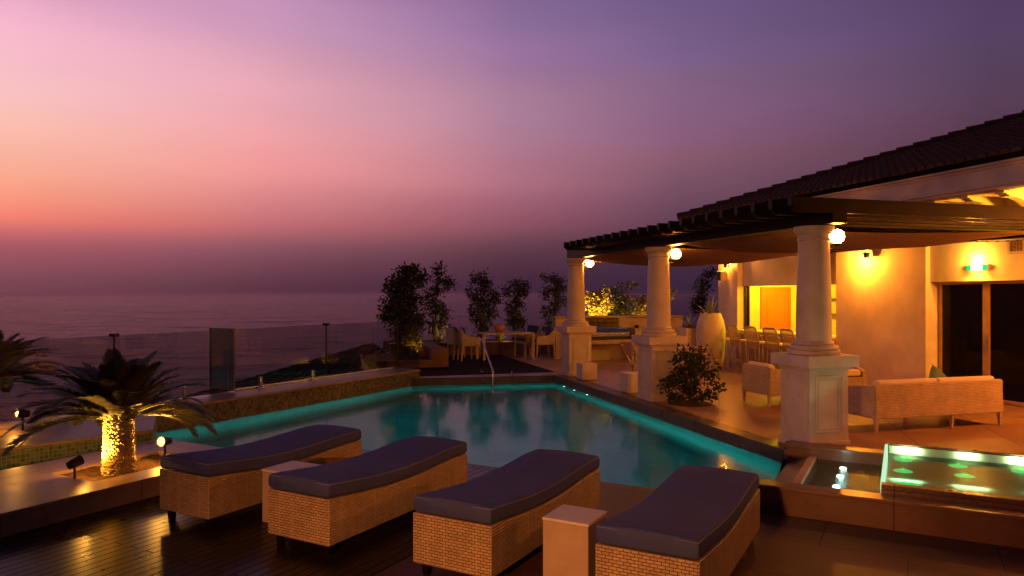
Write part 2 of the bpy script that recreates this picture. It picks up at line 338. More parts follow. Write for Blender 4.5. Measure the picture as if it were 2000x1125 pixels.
for key in sorted(SKY):
    cr = wnode('ShaderNodeValToRGB'); cr.color_ramp.interpolation = 'LINEAR'
    st = SKY[key]; els = cr.color_ramp.elements
    els.remove(els[1]); els[0].position = (st[0][0]+10)/100; els[0].color = rgba(lin(st[0][1]))
    for e, c in st[1:]:
        q = els.new((e+10)/100); q.color = rgba(lin(c))
    wt.links.new(el.outputs[0], cr.inputs[0])
    if prev is None: prev = cr.outputs[0]
    else:
        mr = wnode('ShaderNodeMapRange', interpolation_type='SMOOTHSTEP' if key in (100,180,-125,-75) else 'LINEAR'); mr.inputs['From Min'].default_value = R(pk); mr.inputs['From Max'].default_value = R(key)
        wt.links.new(az.outputs[0], mr.inputs['Value'])
        mx = wnode('ShaderNodeMix', data_type='RGBA'); wt.links.new(mr.outputs[0], mx.inputs[0]); wt.links.new(prev, mx.inputs[6]); wt.links.new(cr.outputs[0], mx.inputs[7])
        prev = mx.outputs[2]
    pk = key
# faint, broad unevenness of the dusk haze
hz = wnode('ShaderNodeTexNoise'); hz.inputs['Scale'].default_value = 2.2; hz.inputs['Detail'].default_value = 3
hm = wnode('ShaderNodeMapping'); hm.inputs['Scale'].default_value = (1,1,4); wt.links.new(gt.outputs['Generated'], hm.inputs[0]); wt.links.new(hm.outputs[0], hz.inputs['Vector'])
hr = wnode('ShaderNodeMapRange'); hr.inputs['From Min'].default_value = .3; hr.inputs['From Max'].default_value = .7; hr.inputs['To Min'].default_value = .94; hr.inputs['To Max'].default_value = 1.06
wt.links.new(hz.outputs['Fac'], hr.inputs['Value'])
hs = wnode('ShaderNodeVectorMath', operation='SCALE'); wt.links.new(prev, hs.inputs[0]); wt.links.new(hr.outputs[0], hs.inputs['Scale'])
bg = wnode('ShaderNodeBackground'); bg.inputs[1].default_value = 1.0; wt.links.new(hs.outputs[0], bg.inputs[0])
sk = wnode('ShaderNodeTexSky', sky_type='NISHITA', sun_disc=False); sk.sun_elevation = R(-3); sk.sun_rotation = R(-48)
b2 = wnode('ShaderNodeBackground'); b2.inputs[1].default_value = .05; wt.links.new(sk.outputs[0], b2.inputs[0])
ads = wnode('ShaderNodeAddShader'); wt.links.new(bg.outputs[0], ads.inputs[0]); wt.links.new(b2.outputs[0], ads.inputs[1])
wo = wnode('ShaderNodeOutputWorld'); wt.links.new(ads.outputs[0], wo.inputs[0])
W.cycles.sampling_method = 'MANUAL'; W.cycles.sample_map_resolution = 512

# ------------------------------------------------------------------ lights
def point(loc, power, col, r=.05, name='lamp_light'):
    l = bpy.data.lights.new(name, 'POINT'); l.energy = power; l.color = col; l.shadow_soft_size = r
    o = bpy.data.objects.new(name, l); COL.objects.link(o); o.location = loc; return o
def spot(loc, target, power, col, size=70, blend=.6, r=.03, name='spot_light'):
    l = bpy.data.lights.new(name, 'SPOT'); l.energy = power; l.color = col; l.shadow_soft_size = r; l.spot_size = R(size); l.spot_blend = blend
    o = bpy.data.objects.new(name, l); COL.objects.link(o); o.location = loc
    o.rotation_euler = (Vector(target)-Vector(loc)).to_track_quat('-Z', 'Y').to_euler(); return o
YEL = (1.0, .50, .05); GOLD = (1.0, .42, .05)

# ------------------------------------------------------------------ camera
cd = bpy.data.cameras.new('camera'); cam = bpy.data.objects.new('camera', cd); COL.objects.link(cam)
cam.location = (0, 0, ZC); cam.rotation_euler = (R(90), 0, 0)
cd.sensor_width = 36; cd.lens = F/2000*36; cd.shift_y = 12.5/2000; cd.clip_end = 60000; cd.clip_start = .05
SC.camera = cam
SC.view_settings.view_transform = 'Standard'; SC.view_settings.look = 'None'; SC.view_settings.exposure = 0; SC.view_settings.gamma = 1
SC.cycles.use_denoising = True
SC.cycles.max_bounces = 8; SC.cycles.diffuse_bounces = 3; SC.cycles.glossy_bounces = 4; SC.cycles.transparent_max_bounces = 12
SC.cycles.sample_clamp_indirect = 4; SC.cycles.caustics_reflective = False; SC.cycles.caustics_refractive = False
SC.cycles.use_light_tree = True

# ------------------------------------------------------------------ the sea and the shore
k = NT('sea water'); p = k.node('ShaderNodeBsdfPrincipled'); k.link(p.outputs[0], k.out.inputs[0])
p.inputs['Base Color'].default_value = (.012,.010,.018,1); p.inputs['Roughness'].default_value = .14; p.inputs['IOR'].default_value = 1.33; p.inputs['Specular IOR Level'].default_value = .15
tc = k.node('ShaderNodeTexCoord'); mp = k.node('ShaderNodeMapping'); mp.inputs['Scale'].default_value = (.075,.12,.1); k.link(tc.outputs['Object'], mp.inputs[0])
n1 = k.node('ShaderNodeTexNoise'); n1.inputs['Scale'].default_value = 1.0; n1.inputs['Detail'].default_value = 8; n1.inputs['Roughness'].default_value = .68; k.link(mp.outputs[0], n1.inputs['Vector'])
n2 = k.node('ShaderNodeTexNoise'); n2.inputs['Scale'].default_value = .16; n2.inputs['Detail'].default_value = 5; k.link(mp.outputs[0], n2.inputs['Vector'])
ad = k.node('ShaderNodeMath', operation='MULTIPLY_ADD'); k.link(n2.outputs['Fac'], ad.inputs[0]); ad.inputs[1].default_value = 14; k.link(n1.outputs['Fac'], ad.inputs[2])
b = k.node('ShaderNodeBump'); b.inputs['Strength'].default_value = .8; b.inputs['Distance'].default_value = 3.2; k.link(ad.outputs[0], b.inputs['Height'])
fr = k.node('ShaderNodeFresnel'); fr.inputs[0].default_value = 1.33; k.link(b.outputs[0], fr.inputs['Normal'])
gs = k.node('ShaderNodeBsdfGlossy'); gs.inputs['Color'].default_value = (1,.86,.92,1); gs.inputs['Roughness'].default_value = .14; k.link(b.outputs[0], gs.inputs['Normal'])
df = k.node('ShaderNodeBsdfDiffuse'); df.inputs[0].default_value = (.02,.016,.024,1); ms = k.node('ShaderNodeMixShader'); k.n.remove(p)
k.link(fr.outputs[0], ms.inputs[0]); k.link(df.outputs[0], ms.inputs[1]); k.link(gs.outputs[0], ms.inputs[2]); k.link(ms.outputs[0], k.out.inputs[0])
M['sea'] = k.m
sea = MB().add([(-23000,-280,-13),(23000,-280,-13),(23000,29000,-13),(-23000,29000,-13)], [(0,1,2,3)]).build('sea', M['sea'], uv=False); struct(sea)

# ------------------------------------------------------------------ pool
P0 = Vector((2.375,6.63)); P1 = Vector((3.15,8.30)); P2 = Vector((.961,15.92)); P3 = Vector((-2.137,15.34))
W4 = P3 + Vector((B.x,B.y))*-9.0
N_l = Vector((pb(-6.4,0).x, pb(-6.4,0).y))
WL = 0.0          # water level
def v3(p, z): return (p[0], p[1], z)
poly = [P0, P1, P2, P3, W4, Vector((W4.x+2.2, W4.y-2.6)), N_l+Vector((2.6,-2.2)), N_l+Vector((2.2, -1.2))]
# pool outline: near edge, right edge, far edge, left wall, and the short reach behind the palm ledge
near_r = P0; near_l = Vector((pb(-4.55,0).x, pb(-4.55,0).y))
ch_in = near_l - Vector((B.x,B.y))*2.2
outline = [near_r, P1, P2, P3, W4, W4+Vector((BP.x,BP.y))*1.90, near_l]
bm = MB()
zb = -1.35
tops = {0:.14, 1:.14, 2:.14, 3:.20, 4:-.03, 5:-.03, 6:-.03, 7:-.03}
for i in range(len(outline)):
    a_, b_ = outline[i], outline[(i+1) % len(outline)]
    t = {0:.05, 1:FL, 2:FL, 3:-.025}.get(i, .0)
    bm.add([v3(a_,zb), v3(b_,zb), v3(b_,t-.006), v3(a_,t-.006)], [(3,2,1,0)])
bm.add([v3(p_,zb) for p_ in outline], [tuple(range(len(outline)))])
struct(bm.build('pool_basin', M['pooltile']))
wat = MB().add([v3(p_,WL-.02) for p_ in outline], [tuple(range(len(outline)))]).build('pool_water', M['water'], uv=False); struct(wat)
# dark mosaic band above the water on the pavilion side and the far side
band = MB()
def edge_band(a_, b_, z0, z1, th):
    a_ = Vector((a_[0],a_[1],0)); b_ = Vector((b_[0],b_[1],0)); d = (b_-a_).normalized(); n = Vector((-d.y, d.x, 0))
    vs = [a_+n*.0+Vector((0,0,z0)), b_+Vector((0,0,z0)), b_+Vector((0,0,z1)), a_+Vector((0,0,z1))]
    ws = [v+n*th for v in vs]
    band.add(vs+ws, [(0,1,2,3),(7,6,5,4),(4,5,1,0),(5,6,2,1),(6,7,3,2),(7,4,0,3)])
edge_band(P1, P2, -.02, FL+.004, .012); edge_band(P2, P3, -.02, FL+.004, .012)
band.add([(P1.x,P1.y,FL+.004),(P2.x,P2.y,FL+.004),(P2.x+AP.x*.34,P2.y+AP.y*.34+.0,FL+.004),(P1.x+AP.x*.22,P1.y+AP.y*.22,FL+.004)], [(3,2,1,0)])
struct(band.build('pool_edge', M['darktile']))
# floors
def pts2(*q): return [(v.x, v.y) for v in q]
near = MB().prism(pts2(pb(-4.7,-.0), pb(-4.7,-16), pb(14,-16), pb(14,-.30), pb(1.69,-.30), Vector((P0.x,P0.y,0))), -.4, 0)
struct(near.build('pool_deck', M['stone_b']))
west = MB().prism(pts2(pb(-4.7,-6), pb(-4.7,-16), pb(-16,-16), pb(-16,-6)), -.4, -.003)
struct(west.build('ground', M['stone_b']))
dk = MB().prism(pts2(Vector((-.963,4.94,0))-B*9, Vector((-.963,4.94,0))+B*3.05, Vector((-.963,4.94,0))+B*3.05-BP*3.6, Vector((-.963,4.94,0))-B*9-BP*3.6), 0, .005)
struct(dk.build('timber_deck', M['deckwood']))
for me_ in [bpy.data.objects['timber_deck'].data]:
    for q in me_.uv_layers[0].data:           # boards run along the loungers
        x, y = q.uv; q.uv = (x*BP.x+y*BP.y, x*B.x+y*B.y)
far_l = P3+Vector((-.62,.34))
pav = MB().prism([(P1.x,P1.y),(P2.x,P2.y),(P3.x,P3.y),(far_l.x,far_l.y)]+pts2(pa(-4.3,15.5), pa(12,15.5), pa(12,-8), Vector((3.174,8.23,0))+BP*9, Vector((3.174,8.23,0))), -.4, FL)
struct(pav.build('pavilion_floor', M['stone']))
fd = MB().prism(pts2(pa(-.27,8.45), pa(-.27,13.4), pa(-4.1,13.4), pa(-4.1,8.9), pa(-3.6,8.45)), FL, FL+.006)
struct(fd.build('far_timber_deck', M['deckmatte']))
# terrace mass below the coping
tm = MB().prism(pts2(Vector((P3.x,P3.y,0))+B*.3-BP*.62, Vector((P3.x,P3.y,0))-B*16-BP*.62, Vector((P3.x,P3.y,0))-B*16-BP*.3, Vector((P3.x,P3.y,0))+B*.3-BP*.3), -13, -.4)
struct(tm.build('terrace_base', M['planter']))

# left pool wall with stone coping
t = thing('pool_wall', 'long mosaic-faced pool wall with pink stone coping carrying the glass fence', 'wall', (P3.x,P3.y,0), -TB)
MB().box(-.62,.010,-9.2,.25,-.03,.275).build('wall', M['mosaic_b'], t)
MB().box(-.70,.024,-9.2,.27,.277,.312).build('coping', M['coping'], t, bevel=.006)

# raised terrace at the far left, faced with green mosaic
e0 = Vector((-4.35,8.68,0)); ed = Vector((-.70,-.70,0)).normalized(); en = Vector((-ed.y, ed.x, 0))*-1
en = Vector((-.7,.7,0))
tl = thing('raised_terrace', 'raised stone terrace behind the palm ledge, faced with green mosaic tiles', 'terrace', (0,0,0))
q0 = e0; q1 = e0+ed*6; q2 = q1+en*3.0; q3 = Vector((-5.0,10.1,0))
MB().prism(pts2(q0,q1,q2,q3), -1.3, .272).build('wall', M['mosaic'], tl)
MB().prism(pts2(q0+Vector((.02,-.02,0)),q1+Vector((.02,-.02,0)),q2,q3), .274, .31).build('coping', M['coping'], tl, bevel=.006)
MB().prism(pts2(e0+ed*1.55+en*.35, e0+ed*2.9+en*.35, e0+ed*2.9+en*1.4, e0+ed*1.55+en*1.4), .311, .318).build('soil_bed', M['soil'], tl)
p_ = [e0+ed*1.55+en*.35, e0+ed*2.9+en*.35, e0+ed*2.9+en*1.4, e0+ed*1.55+en*1.4]
kb = MB()
for i in range(4): kb.bar(p_[i]+Vector((0,0,.318)), p_[(i+1)%4]+Vector((0,0,.318)), .03, .016)
kb.build('pit_edge', M['coping'], tl)

# palm ledge on the left
L0 = Vector((-4.07,5.70,0))
t = thing('stone_ledge', 'low stone ledge beside the timber deck with a sunken palm bed', 'ledge', L0, -TB)   # local x=BP, y=B ; ledge extends to -x
x0, x1, y0, y1 = -1.52, 0, -5.0, 2.5; px0, px1, py0, py1 = -.97, -.30, .92, 2.05
lm = MB()
for bx in ((x0,px0,y0,y1),(px1,x1,y0,y1),(px0,px1,y0,py0),(px0,px1,py1,y1)): lm.box(bx[0],bx[1],bx[2],bx[3],-.02,.165)
lm.build('wall', M['coping'], t)
lm = MB(); o_ = .02
lm.box(x0-o_,px0,y0,y1+o_,.167,.20); lm.box(px1,x1+o_,y0,y1+o_,.167,.20); lm.box(px0,px1,y0,py0,.167,.20); lm.box(px0,px1,py1,y1+o_,.167,.20)
lm.build('coping', M['coping'], t)
def soilgrid(u, v):
    return (px0+(px1-px0)*u, py0+(py1-py0)*v, .165+.02*math.sin(9*u+3*v)*math.sin(7*v)+random.uniform(-.008,.008))
MB().grid(soilgrid, 20, 30).build('soil_bed', M['soil'], t, smooth=True)

# ------------------------------------------------------------------ glass fence
t = thing('glass_fence', 'clear glass fence standing on the pool wall coping above the sea', 'fence', (P3.x,P3.y,0), -TB)
zt = 1.36; xf = -.56
ys = [-9.1,-8.35,-6.23,-4.28,-2.0,.2]
for a_, b_ in zip(ys, ys[1:]):
    MB().box(xf-.006,xf+.006,a_+.012,b_-.012,.36,zt).build('glass_panel', M['glass'], t)
MB().box(-1.15,xf-.02,-4.16,-4.148,.34,zt+.01).build('return_panel', M['frost'], t)['label'] = 'smoked glass return panel set square to the fence'
MB().box(-1.166,-1.15,-4.168,-4.14,.33,zt+.015).build('panel_edge', M['blackmet'], t)
MB().box(xf-.02,xf-.003,-4.168,-4.14,.33,zt+.015).build('panel_edge', M['timber'], t)
MB().box(xf-.008,xf+.9-.3,.205,.217,.36,zt+.04).build('end_panel', M['glass'], t)
for y in (-8.35,-6.23,-5.1,-3.6,-2.35,-4.9+.0):
    if y in (-4.9,): continue
    c = (xf, y, 0)
    MB().lathe([(.075,.312),(.075,.325),(.035,.33),(.035,.50),(.03,.505)], 16, (xf,y,0)).build('spigot', M['steel'], t, smooth='auto')
for y in (-6.23,-2.0):
    MB().box(xf-.05,xf+.05,y-.05,y+.05,zt-.02,zt+.03).build('clamp', M['blackmet'], t, bevel=.01)
    MB().box(xf-.009,xf+.009,y-.011,y+.011,.36,zt-.02).build('joint_strip', M['blackmet'], t)
MB().box(xf-.06,xf-.03,-4.1,.2,.313,.345).build('base_rail', M['steel'], t)
MB().box(xf-.02,xf+.02,.19,.24,.31,zt+.05).build('post', M['bark'], t)

# tiled roof of a lower building beyond the fence
def tile_field(mb, origin, along, up, n_cols, wcol, length_of, row=.38, r=.085, nseg=5, lift=.014):
    nrm = along.cross(up).normalized()
    if nrm.z < 0: nrm = -nrm
    for i in range(n_cols):
        Lc = length_of(i)
        if Lc <= 0.05: continue
        nr = max(1, int(math.ceil(Lc/row)))
        base = origin+along*((i+.5)*wcol)
        for j in range(nr):
            a_ = j*row; b_ = min(Lc, (j+1)*row+.03)
            vs = []
            for kk, (d, rr, lf) in enumerate(((a_, r*1.06, lift*1.6), (b_, r*.92, 0))):
                for q in range(nseg+1):
                    an = math.pi*q/nseg
                    vs.append(base+up*d+along*(math.cos(an)*rr)+nrm*(math.sin(an)*rr*.8+lf))
            m = nseg+1
            fs = [(q, q+1, m+q+1, m+q) for q in range(nseg)]+[tuple(range(m-1,-1,-1))]
            mb.add(vs, fs)
t = thing('lower_house', 'dark tiled hip roof of a lower house beyond the glass fence', 'house', (0,0,0))
ap = Vector((-4.28, 22.0, .306)); cL = ap+Vector((-7.2,.3,-2.05)); cN = ap+Vector((2.6,-4.9,-.9)); cB = ap+Vector((3,6,-2))
E = (cN-cL).length; al = (cN-cL).normalized(); ft = (ap-cL).dot(al); foot = cL+al*ft; Hh = (ap-foot).length; up = (ap-foot).normalized()
rm = MB(); rm.add([cL-Vector((0,0,.03)),cN-Vector((0,0,.03)),ap-Vector((0,0,.03)),cB], [(0,1,2),(1,3,2),(3,0,2)])
tile_field(rm, cL, al, up, int(E/.26), .26, lambda i: Hh*(((i+.5)*.26)/ft if (i+.5)*.26 < ft else (E-(i+.5)*.26)/(E-ft)), .42, .11)
rm.build('roof', M['roofdark'], t, uv=False)
hp = MB()
for q0_, q1_ in ((cL, ap), (cN, ap)):
    n = int((q1_-q0_).length/.36)
    for i in range(n):
        p0_ = q0_.lerp(q1_, i/n); p1_ = q0_.lerp(q1_, (i+1.12)/n); hp.tube([p0_+Vector((0,0,.05)), p1_+Vector((0,0,.03))], [.125,.10], 8)
hp.build('ridge_tiles', M['roofdark'], t, uv=False)
MB().add([cL-Vector((0,0,.06)), cN-Vector((0,0,.06)), cN-Vector((0,0,12)), cL-Vector((0,0,12))], [(3,2,1,0)]).build('wall', M['planter'], t)
# dark shoreline hump at the far left of the roof

# ------------------------------------------------------------------ loungers and side tables
def lounger_parts(t):
    Lg, Wd = 1.88, .63
    def top(y):                          # woven base: dips behind the foot end and rises to the head
        u = y/Lg; return .436-.052*math.sin(min(1,u/.9)*math.pi)**1.3*(1-.15*u)-.03*u
    prof = [(0,.09)]+[(Lg,.09)]+[(Lg*(1-i/24), top(Lg*(1-i/24))) for i in range(25)]
    m = MB(); m.profile_x(prof, 0, Wd); m.build('base', M['wicker'], t, bevel=.008)
    # cushion: rounded slab following the base
    c = MB(); nx, ny = 10, 40; th = .112; rr = .022
    def ring(y, yi):
        pts = []
        z = top(min(max(y,0),Lg))+.006; e = .0
        x0, x1 = .006, Wd-.006
        endr = min(1.0, (y-.002)/rr) if y < rr else (min(1.0, (Lg-.002-y)/rr) if y > Lg-rr else 1)
        ins = rr*(1-math.sqrt(max(0,1-(1-endr)**2)))
        def add(x, zz): pts.append((x, y, zz))
        n = 4
        zlo, zhi = z+ins*.6, z+th-ins
        for i in range(n+1):
            a = math.pi+math.pi/2*i/n; add(x0+rr+rr*math.cos(a), zlo+rr+rr*math.sin(a))
        for i in range(n+1):
            a = -math.pi/2+math.pi/2*i/n; add(x1-rr+rr*math.cos(a), zlo+rr+rr*math.sin(a))
        for i in range(n+1):
            a = math.pi/2*i/n; add(x1-rr+rr*math.cos(a), zhi-rr+rr*math.sin(a))
        for i in range(1,8):             # softly crowned top
            x = x1-rr+(x0-x1+2*rr)*i/8; add(x, zhi+.012*math.sin(math.pi*i/8))
        for i in range(n+1):
            a = math.pi/2+math.pi/2*i/n; add(x0+rr+rr*math.cos(a), zhi-rr+rr*math.sin(a))
        return pts
    yy = [.002,.006,.012,.02]+[.03+(Lg-.06)*i/ny for i in range(ny+1)]+[Lg-.02,Lg-.012,Lg-.006,Lg-.002]
    rings = [ring(y, i) for i, y in enumerate(yy)]; m_ = len(rings[0]); vs = [p for r_ in rings for p in r_]
    fs = [(i*m_+j, (i+1)*m_+j, (i+1)*m_+(j+1)%m_, i*m_+(j+1)%m_) for i in range(len(rings)-1) for j in range(m_)]
    fs += [tuple(range(m_)), tuple((len(rings)-1)*m_+j for j in range(m_-1,-1,-1))]
    c.add(vs, fs); cu = c.build('cushion', M['blue'], t, smooth=True, uv=False)
    pm = MB()                            # piping round the top edge of the cushion
    pz = lambda y: top(min(max(y,0),Lg))+.006+th-.014
    loop = [(Wd-.009, .012+(Lg-.024)*i/30, pz(.012+(Lg-.024)*i/30)) for i in range(31)]
    pm.tube(loop, .005, 6); pm.tube([(Wd-x, y, z) for x, y, z in loop], .005, 6)
    pm.tube([(.012,.007,pz(0)),(Wd-.012,.007,pz(0))], .005, 6)
    pm.build('piping', M['piping'], cu, smooth=True, uv=False)
    for x in (.07, Wd-.07):
        for y in (.07, Lg-.07): MB().taper((x,y,.0), (x,y,.10), .022, .026).build('leg', M['darkwood'], t)
spots = [(Vector((-3.03,6.16,0)),.004,'dark blue cushioned wicker sun lounger nearest the palm ledge, on the timber deck'),
         (Vector((-1.885,5.53,0)),.004,'dark blue wicker sun lounger on the timber deck, right of the pinkish side cube'),
         (Vector((-.685,4.945,0)),0,'dark blue cushioned wicker sun lounger on stone paving, left of the tall orange-lit side table'),
         (Vector((.50,4.32,0)),0,'rightmost dark blue wicker sun lounger, on stone paving beside the fountain basin')]
first = None
for loc, dz, lab in spots:
    loc = Vector((loc.x, loc.y, dz+.002))
    if first is None:
        first = thing('sun_lounger', lab, 'sun lounger', loc, -TB, 'sun loungers in a row by the pool'); lounger_parts(first)
    else: dup(first, loc, -TB, lab)
def side_table(loc, s, h, lab):
    t = thing('side_table', lab, 'side table', loc, -TB, 'cube side tables between loungers')
    MB().box(0,s,0,s,0,h-.022).build('body', M['planter'], t, bevel=.004)
    MB().box(-.004,s+.004,-.004,s+.004,h-.02,h).build('table_top', M['white'], t, bevel=.004)
side_table((.206,4.80,.001), .328, .45, 'tall plain side table cube with its front lit orange, between the two right loungers')
side_table((-2.126,6.10,.006), .35, .45, 'pinkish side table cube half hidden between the two left loungers')

# ------------------------------------------------------------------ columns, lamps, pergola
col_labels = ['tallest looking white round column on a panelled pedestal, nearest the camera',
              'white round column on a pedestal with a leafy shrub growing against it',
              'white round column on a pedestal at the far pool corner, by the barbecue']
def column_parts(t):
    h = .265
    m = MB(); m.box(-h,h,-h,h,FL,1.075); m.box(-h-.018,h+.018,-h-.018,h+.018,FL,FL+.10); ped = m.build('pedestal', M['white'], t, bevel=.006)
    m = MB()
    for k in range(4):
        Rm = Matrix.Rotation(math.pi/2*k, 4, 'Z')
        for (ins, w, th) in ((.075,.020,.011),(.118,.012,.008)):
            y = -h-th; z0, z1 = .34+ins-.075, 1.0-(ins-.075)
            for bx in ((-h+ins,-h+ins+w,z0,z1),(h-ins-w,h-ins,z0,z1),(-h+ins+w,h-ins-w,z0,z0+w),(-h+ins+w,h-ins-w,z1-w,z1)):
                m.box(bx[0],bx[1],y,-h+.003,bx[2],bx[3],Rm)
    m.build('panel_moulding', M['white'], t, bevel=.003)
    m = MB(); m.box(-h-.03,h+.03,-h-.03,h+.03,1.060,1.092); m.box(-h-.085,h+.085,-h-.085,h+.085,1.094,1.232)
    m.build('pedestal_cap', M['white'], t, bevel=.008)
    m = MB(); m.lathe([(.292,1.234),(.295,1.245),(.295,1.275),(.288,1.283),(.262,1.285),(.272,1.295),(.278,1.315),(.268,1.335),(.235,1.345),(.222,1.350),(.226,1.356),(.228,1.366),(.215,1.376),(.204,1.395)], 48)
    m.build('base_moulding', M['white'], t, smooth='auto')
    m = MB(); prof = []
    for i in range(22):
        u = i/21; prof.append((.200-.030*u**1.6+.002*math.sin(u*3.1), 1.39+(2.60-1.39)*u))
    m.lathe(prof, 48, cap=False); m.build('shaft', M['white'], t, smooth=True)
    m = MB(); m.lathe([(.172,2.575),(.186,2.582),(.186,2.600),(.174,2.605),(.174,2.645),(.182,2.652),(.206,2.672),(.212,2.685),(.212,2.695),(.226,2.697),(.228,2.745),(.222,2.748)], 48)
    m.build('capital', M['white'], t, smooth='auto')
def globe_parts(t):                      # local: +x is away from the column
    m = MB(); m.box(-.012,.0,-.03,.03,-.19,-.03); m.tube([(0,0,-.15),(.08,0,-.155),(.14,0,-.145),(.155,0,-.115),(.155,0,-.08)], .009, 8)
    m.tube([(0,0,-.06),(.05,0,-.07),(.075,0,-.1),(.06,0,-.13)], .006, 6)
    m.lathe([(.02,-.115),(.05,-.10),(.055,-.085),(.045,-.08)], 16, (.155,0,0)); m.build('bracket', M['blackmet'], t, smooth='auto')
    MB().ball((.155,0,0), .085, 36, 20).build('globe', M['globe'], t, smooth=True)
gl_labels = ['glowing globe lamp on the nearest column, under the pergola corner', 'glowing globe lamp on the middle column above the shrub', 'glowing globe lamp on the farthest column, beside the yellow lit bushes']
cf = gf = None
for i in range(3):
    c = pa(0, 3.91*i)
    if cf is None: cf = thing('column', col_labels[i], 'column', c, TA, 'white columns of the pergola'); column_parts(cf)
    else: dup(cf, c, TA, col_labels[i])
    g = pa(.178, 3.91*i, 2.64)
    if gf is None: gf = thing('globe_lamp', gl_labels[i], 'wall lamp', g, TA, 'globe lamps on the columns'); globe_parts(gf)
    else: dup(gf, g, TA, gl_labels[i])
t = thing('pergola', 'dark timber pergola of closely set rafters resting on three white columns', 'pergola', C3, TA)
MB().box(-.10,.10,-.44,8.14,2.752,2.95).build('beam', M['darkwood'], t, bevel=.006)
MB().box(4.55,4.70,-.44,8.14,2.80,2.855).build('wall_plate', M['darkwood'], t, bevel=.006)
nR = 22
for i in range(nR):
    s_ = -.44+.345*i
    m = MB(); m.profile_x([(-.65,3.03),(-.65,2.93),(-.58,2.865),(4.9-.02,2.865),(4.88,3.03)], -.035, .035)
    o = m.build('rafter', M['darkwood'], t, bevel=.004)
    pass
    me = o.data
    for v in me.vertices: v.co = Vector((v.co.y, v.co.x+s_+.03, v.co.z))
    me.flip_normals(); o.rotation_euler.z = 0
# shade sails between beam and house
def sail(name, s0, s1, label, sag, ph, dip_near, dip_far):
    def f(u, v):
        uu = .08+4.6*u; ss = s0+(s1-s0)*v
        e = dip_near*(1-v)**2+dip_far*v**2+sag*math.sin(math.pi*min(1,max(0,v)))*.35
        z = 2.80-(e+.02)*math.sin(math.pi*u**.62)**.9+.07*u
        z -= .018*math.sin(u*9+ph)*math.sin(math.pi*v)+.010*math.sin(u*23+v*5+ph)*(1-abs(2*v-1))
        z -= .02*math.exp(-((v-.5)/.5)**2)*abs(math.sin(v*3*math.pi+ph))
        return tuple(pa(uu, ss, z))
    o = MB().grid(f, 46, 34).build(name, M['sail'], None, smooth=True, uv=False)
    return tag(o, label, 'shade sail', 'sailcloth shades under the pergola')
sail('shade_sail', .45, 3.35, 'tan sailcloth shade sagging under the near end of the pergola, by the nearest column', .50, .4, .05, .10)
sail('shade_sail', 4.05, 8.0, 'tan sailcloth shade sagging under the far end of the pergola, above the bar', .62, 2.1, .05, .14)
# ropes that tie the near sail to the house
m = MB(); a_ = pa(2.9, .46, 2.66); b_ = pa(4.95, .2, 2.86)
for i in range(26):
    p0_ = a_.lerp(b_, i/26)-Vector((0,0,.05*math.sin(math.pi*i/26))); p1_ = a_.lerp(b_, (i+.8)/26)-Vector((0,0,.05*math.sin(math.pi*(i+.8)/26)))
    m.tube([p0_, p1_], .008 if i % 2 else .005, 5)
tag(m.build('tie_chain', M['steel'], uv=False), 'thin chain tying the near shade sail to the house wall', 'chain')

# ------------------------------------------------------------------ the house
H = thing('villa', 'cream rendered villa with tiled hip roof, open bar window and dark sliding doors', 'house', C3, TA)   # local x=u, y=s
TOP = 3.95; DZ = 2.165
m = MB()
m.box(4.9,5.3,3.11,5.38,FL,TOP)                     # wall with the spotlight
m.box(5.0,5.3,-6,3.108,DZ,TOP)                      # wall over the sliding doors
m.box(5.045,5.3,5.382,8.958,2.155,TOP)              # header of the bar window
m.box(4.9,5.3,8.96,9.85,FL,TOP)                     # far pier
m.box(5.3,11,9.55,9.84,FL,TOP)                      # far wall of the house, seen inside the bar
m.box(7.9,8.1,3.3,9.548,FL,TOP)                     # back wall of the bar
m.box(5.302,7.898,4.9,5.1,FL,TOP)                   # side wall between bar and lounge
m.box(5.3,7.9,5.1,9.55,2.46,2.56)                   # bar ceiling
m.box(5.02,5.3,5.38,8.96,FL,.95)                    # wall below the bar counter
m.build('wall', M['stucco'], H)
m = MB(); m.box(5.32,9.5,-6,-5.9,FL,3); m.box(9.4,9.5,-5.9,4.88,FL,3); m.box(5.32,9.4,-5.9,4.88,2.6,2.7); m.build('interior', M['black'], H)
m = MB(); m.box(5.305,9.4,-5.9,4.88,FL,FL+.004); m.build('room_floor', M['stone'], H)
# bar room door on the far wall
fr = MB(); fr.box(6.00,6.06,9.50,9.548,FL,2.14); fr.box(6.88,6.94,9.50,9.548,FL,2.14); fr.box(6.06,6.88,9.50,9.548,2.08,2.14); 
d = MB().box(6.064,6.876,9.515,9.545,FL,2.076).build('bar_door', M['doorwood'], H, bevel=.003); fr.build('door_frame', M['doorwood'], d)
m = MB()
for z0, z1 in ((.35,1.02),(1.12,1.92)):
    for bx in ((6.18,6.20,z0,z1),(6.74,6.76,z0,z1),(6.20,6.74,z0,z0+.02),(6.20,6.74,z1-.02,z1)): m.box(bx[0],bx[1],9.503,9.517,bx[2],bx[3])
m.build('door_panel', M['doorwood'], d, bevel=.003)
m = MB(); m.tube([(6.80,9.515,1.12),(6.80,9.47,1.12),(6.69,9.47,1.12)], .010, 8); m.build('handle', M['steel'], d, smooth=True)
m = MB(); m.box(5.10,5.15,8.90,8.955,.96,2.15); m.box(5.17,5.20,8.86,8.93,.96,2.15); m.build('window_frame', M['blackmet'], H)
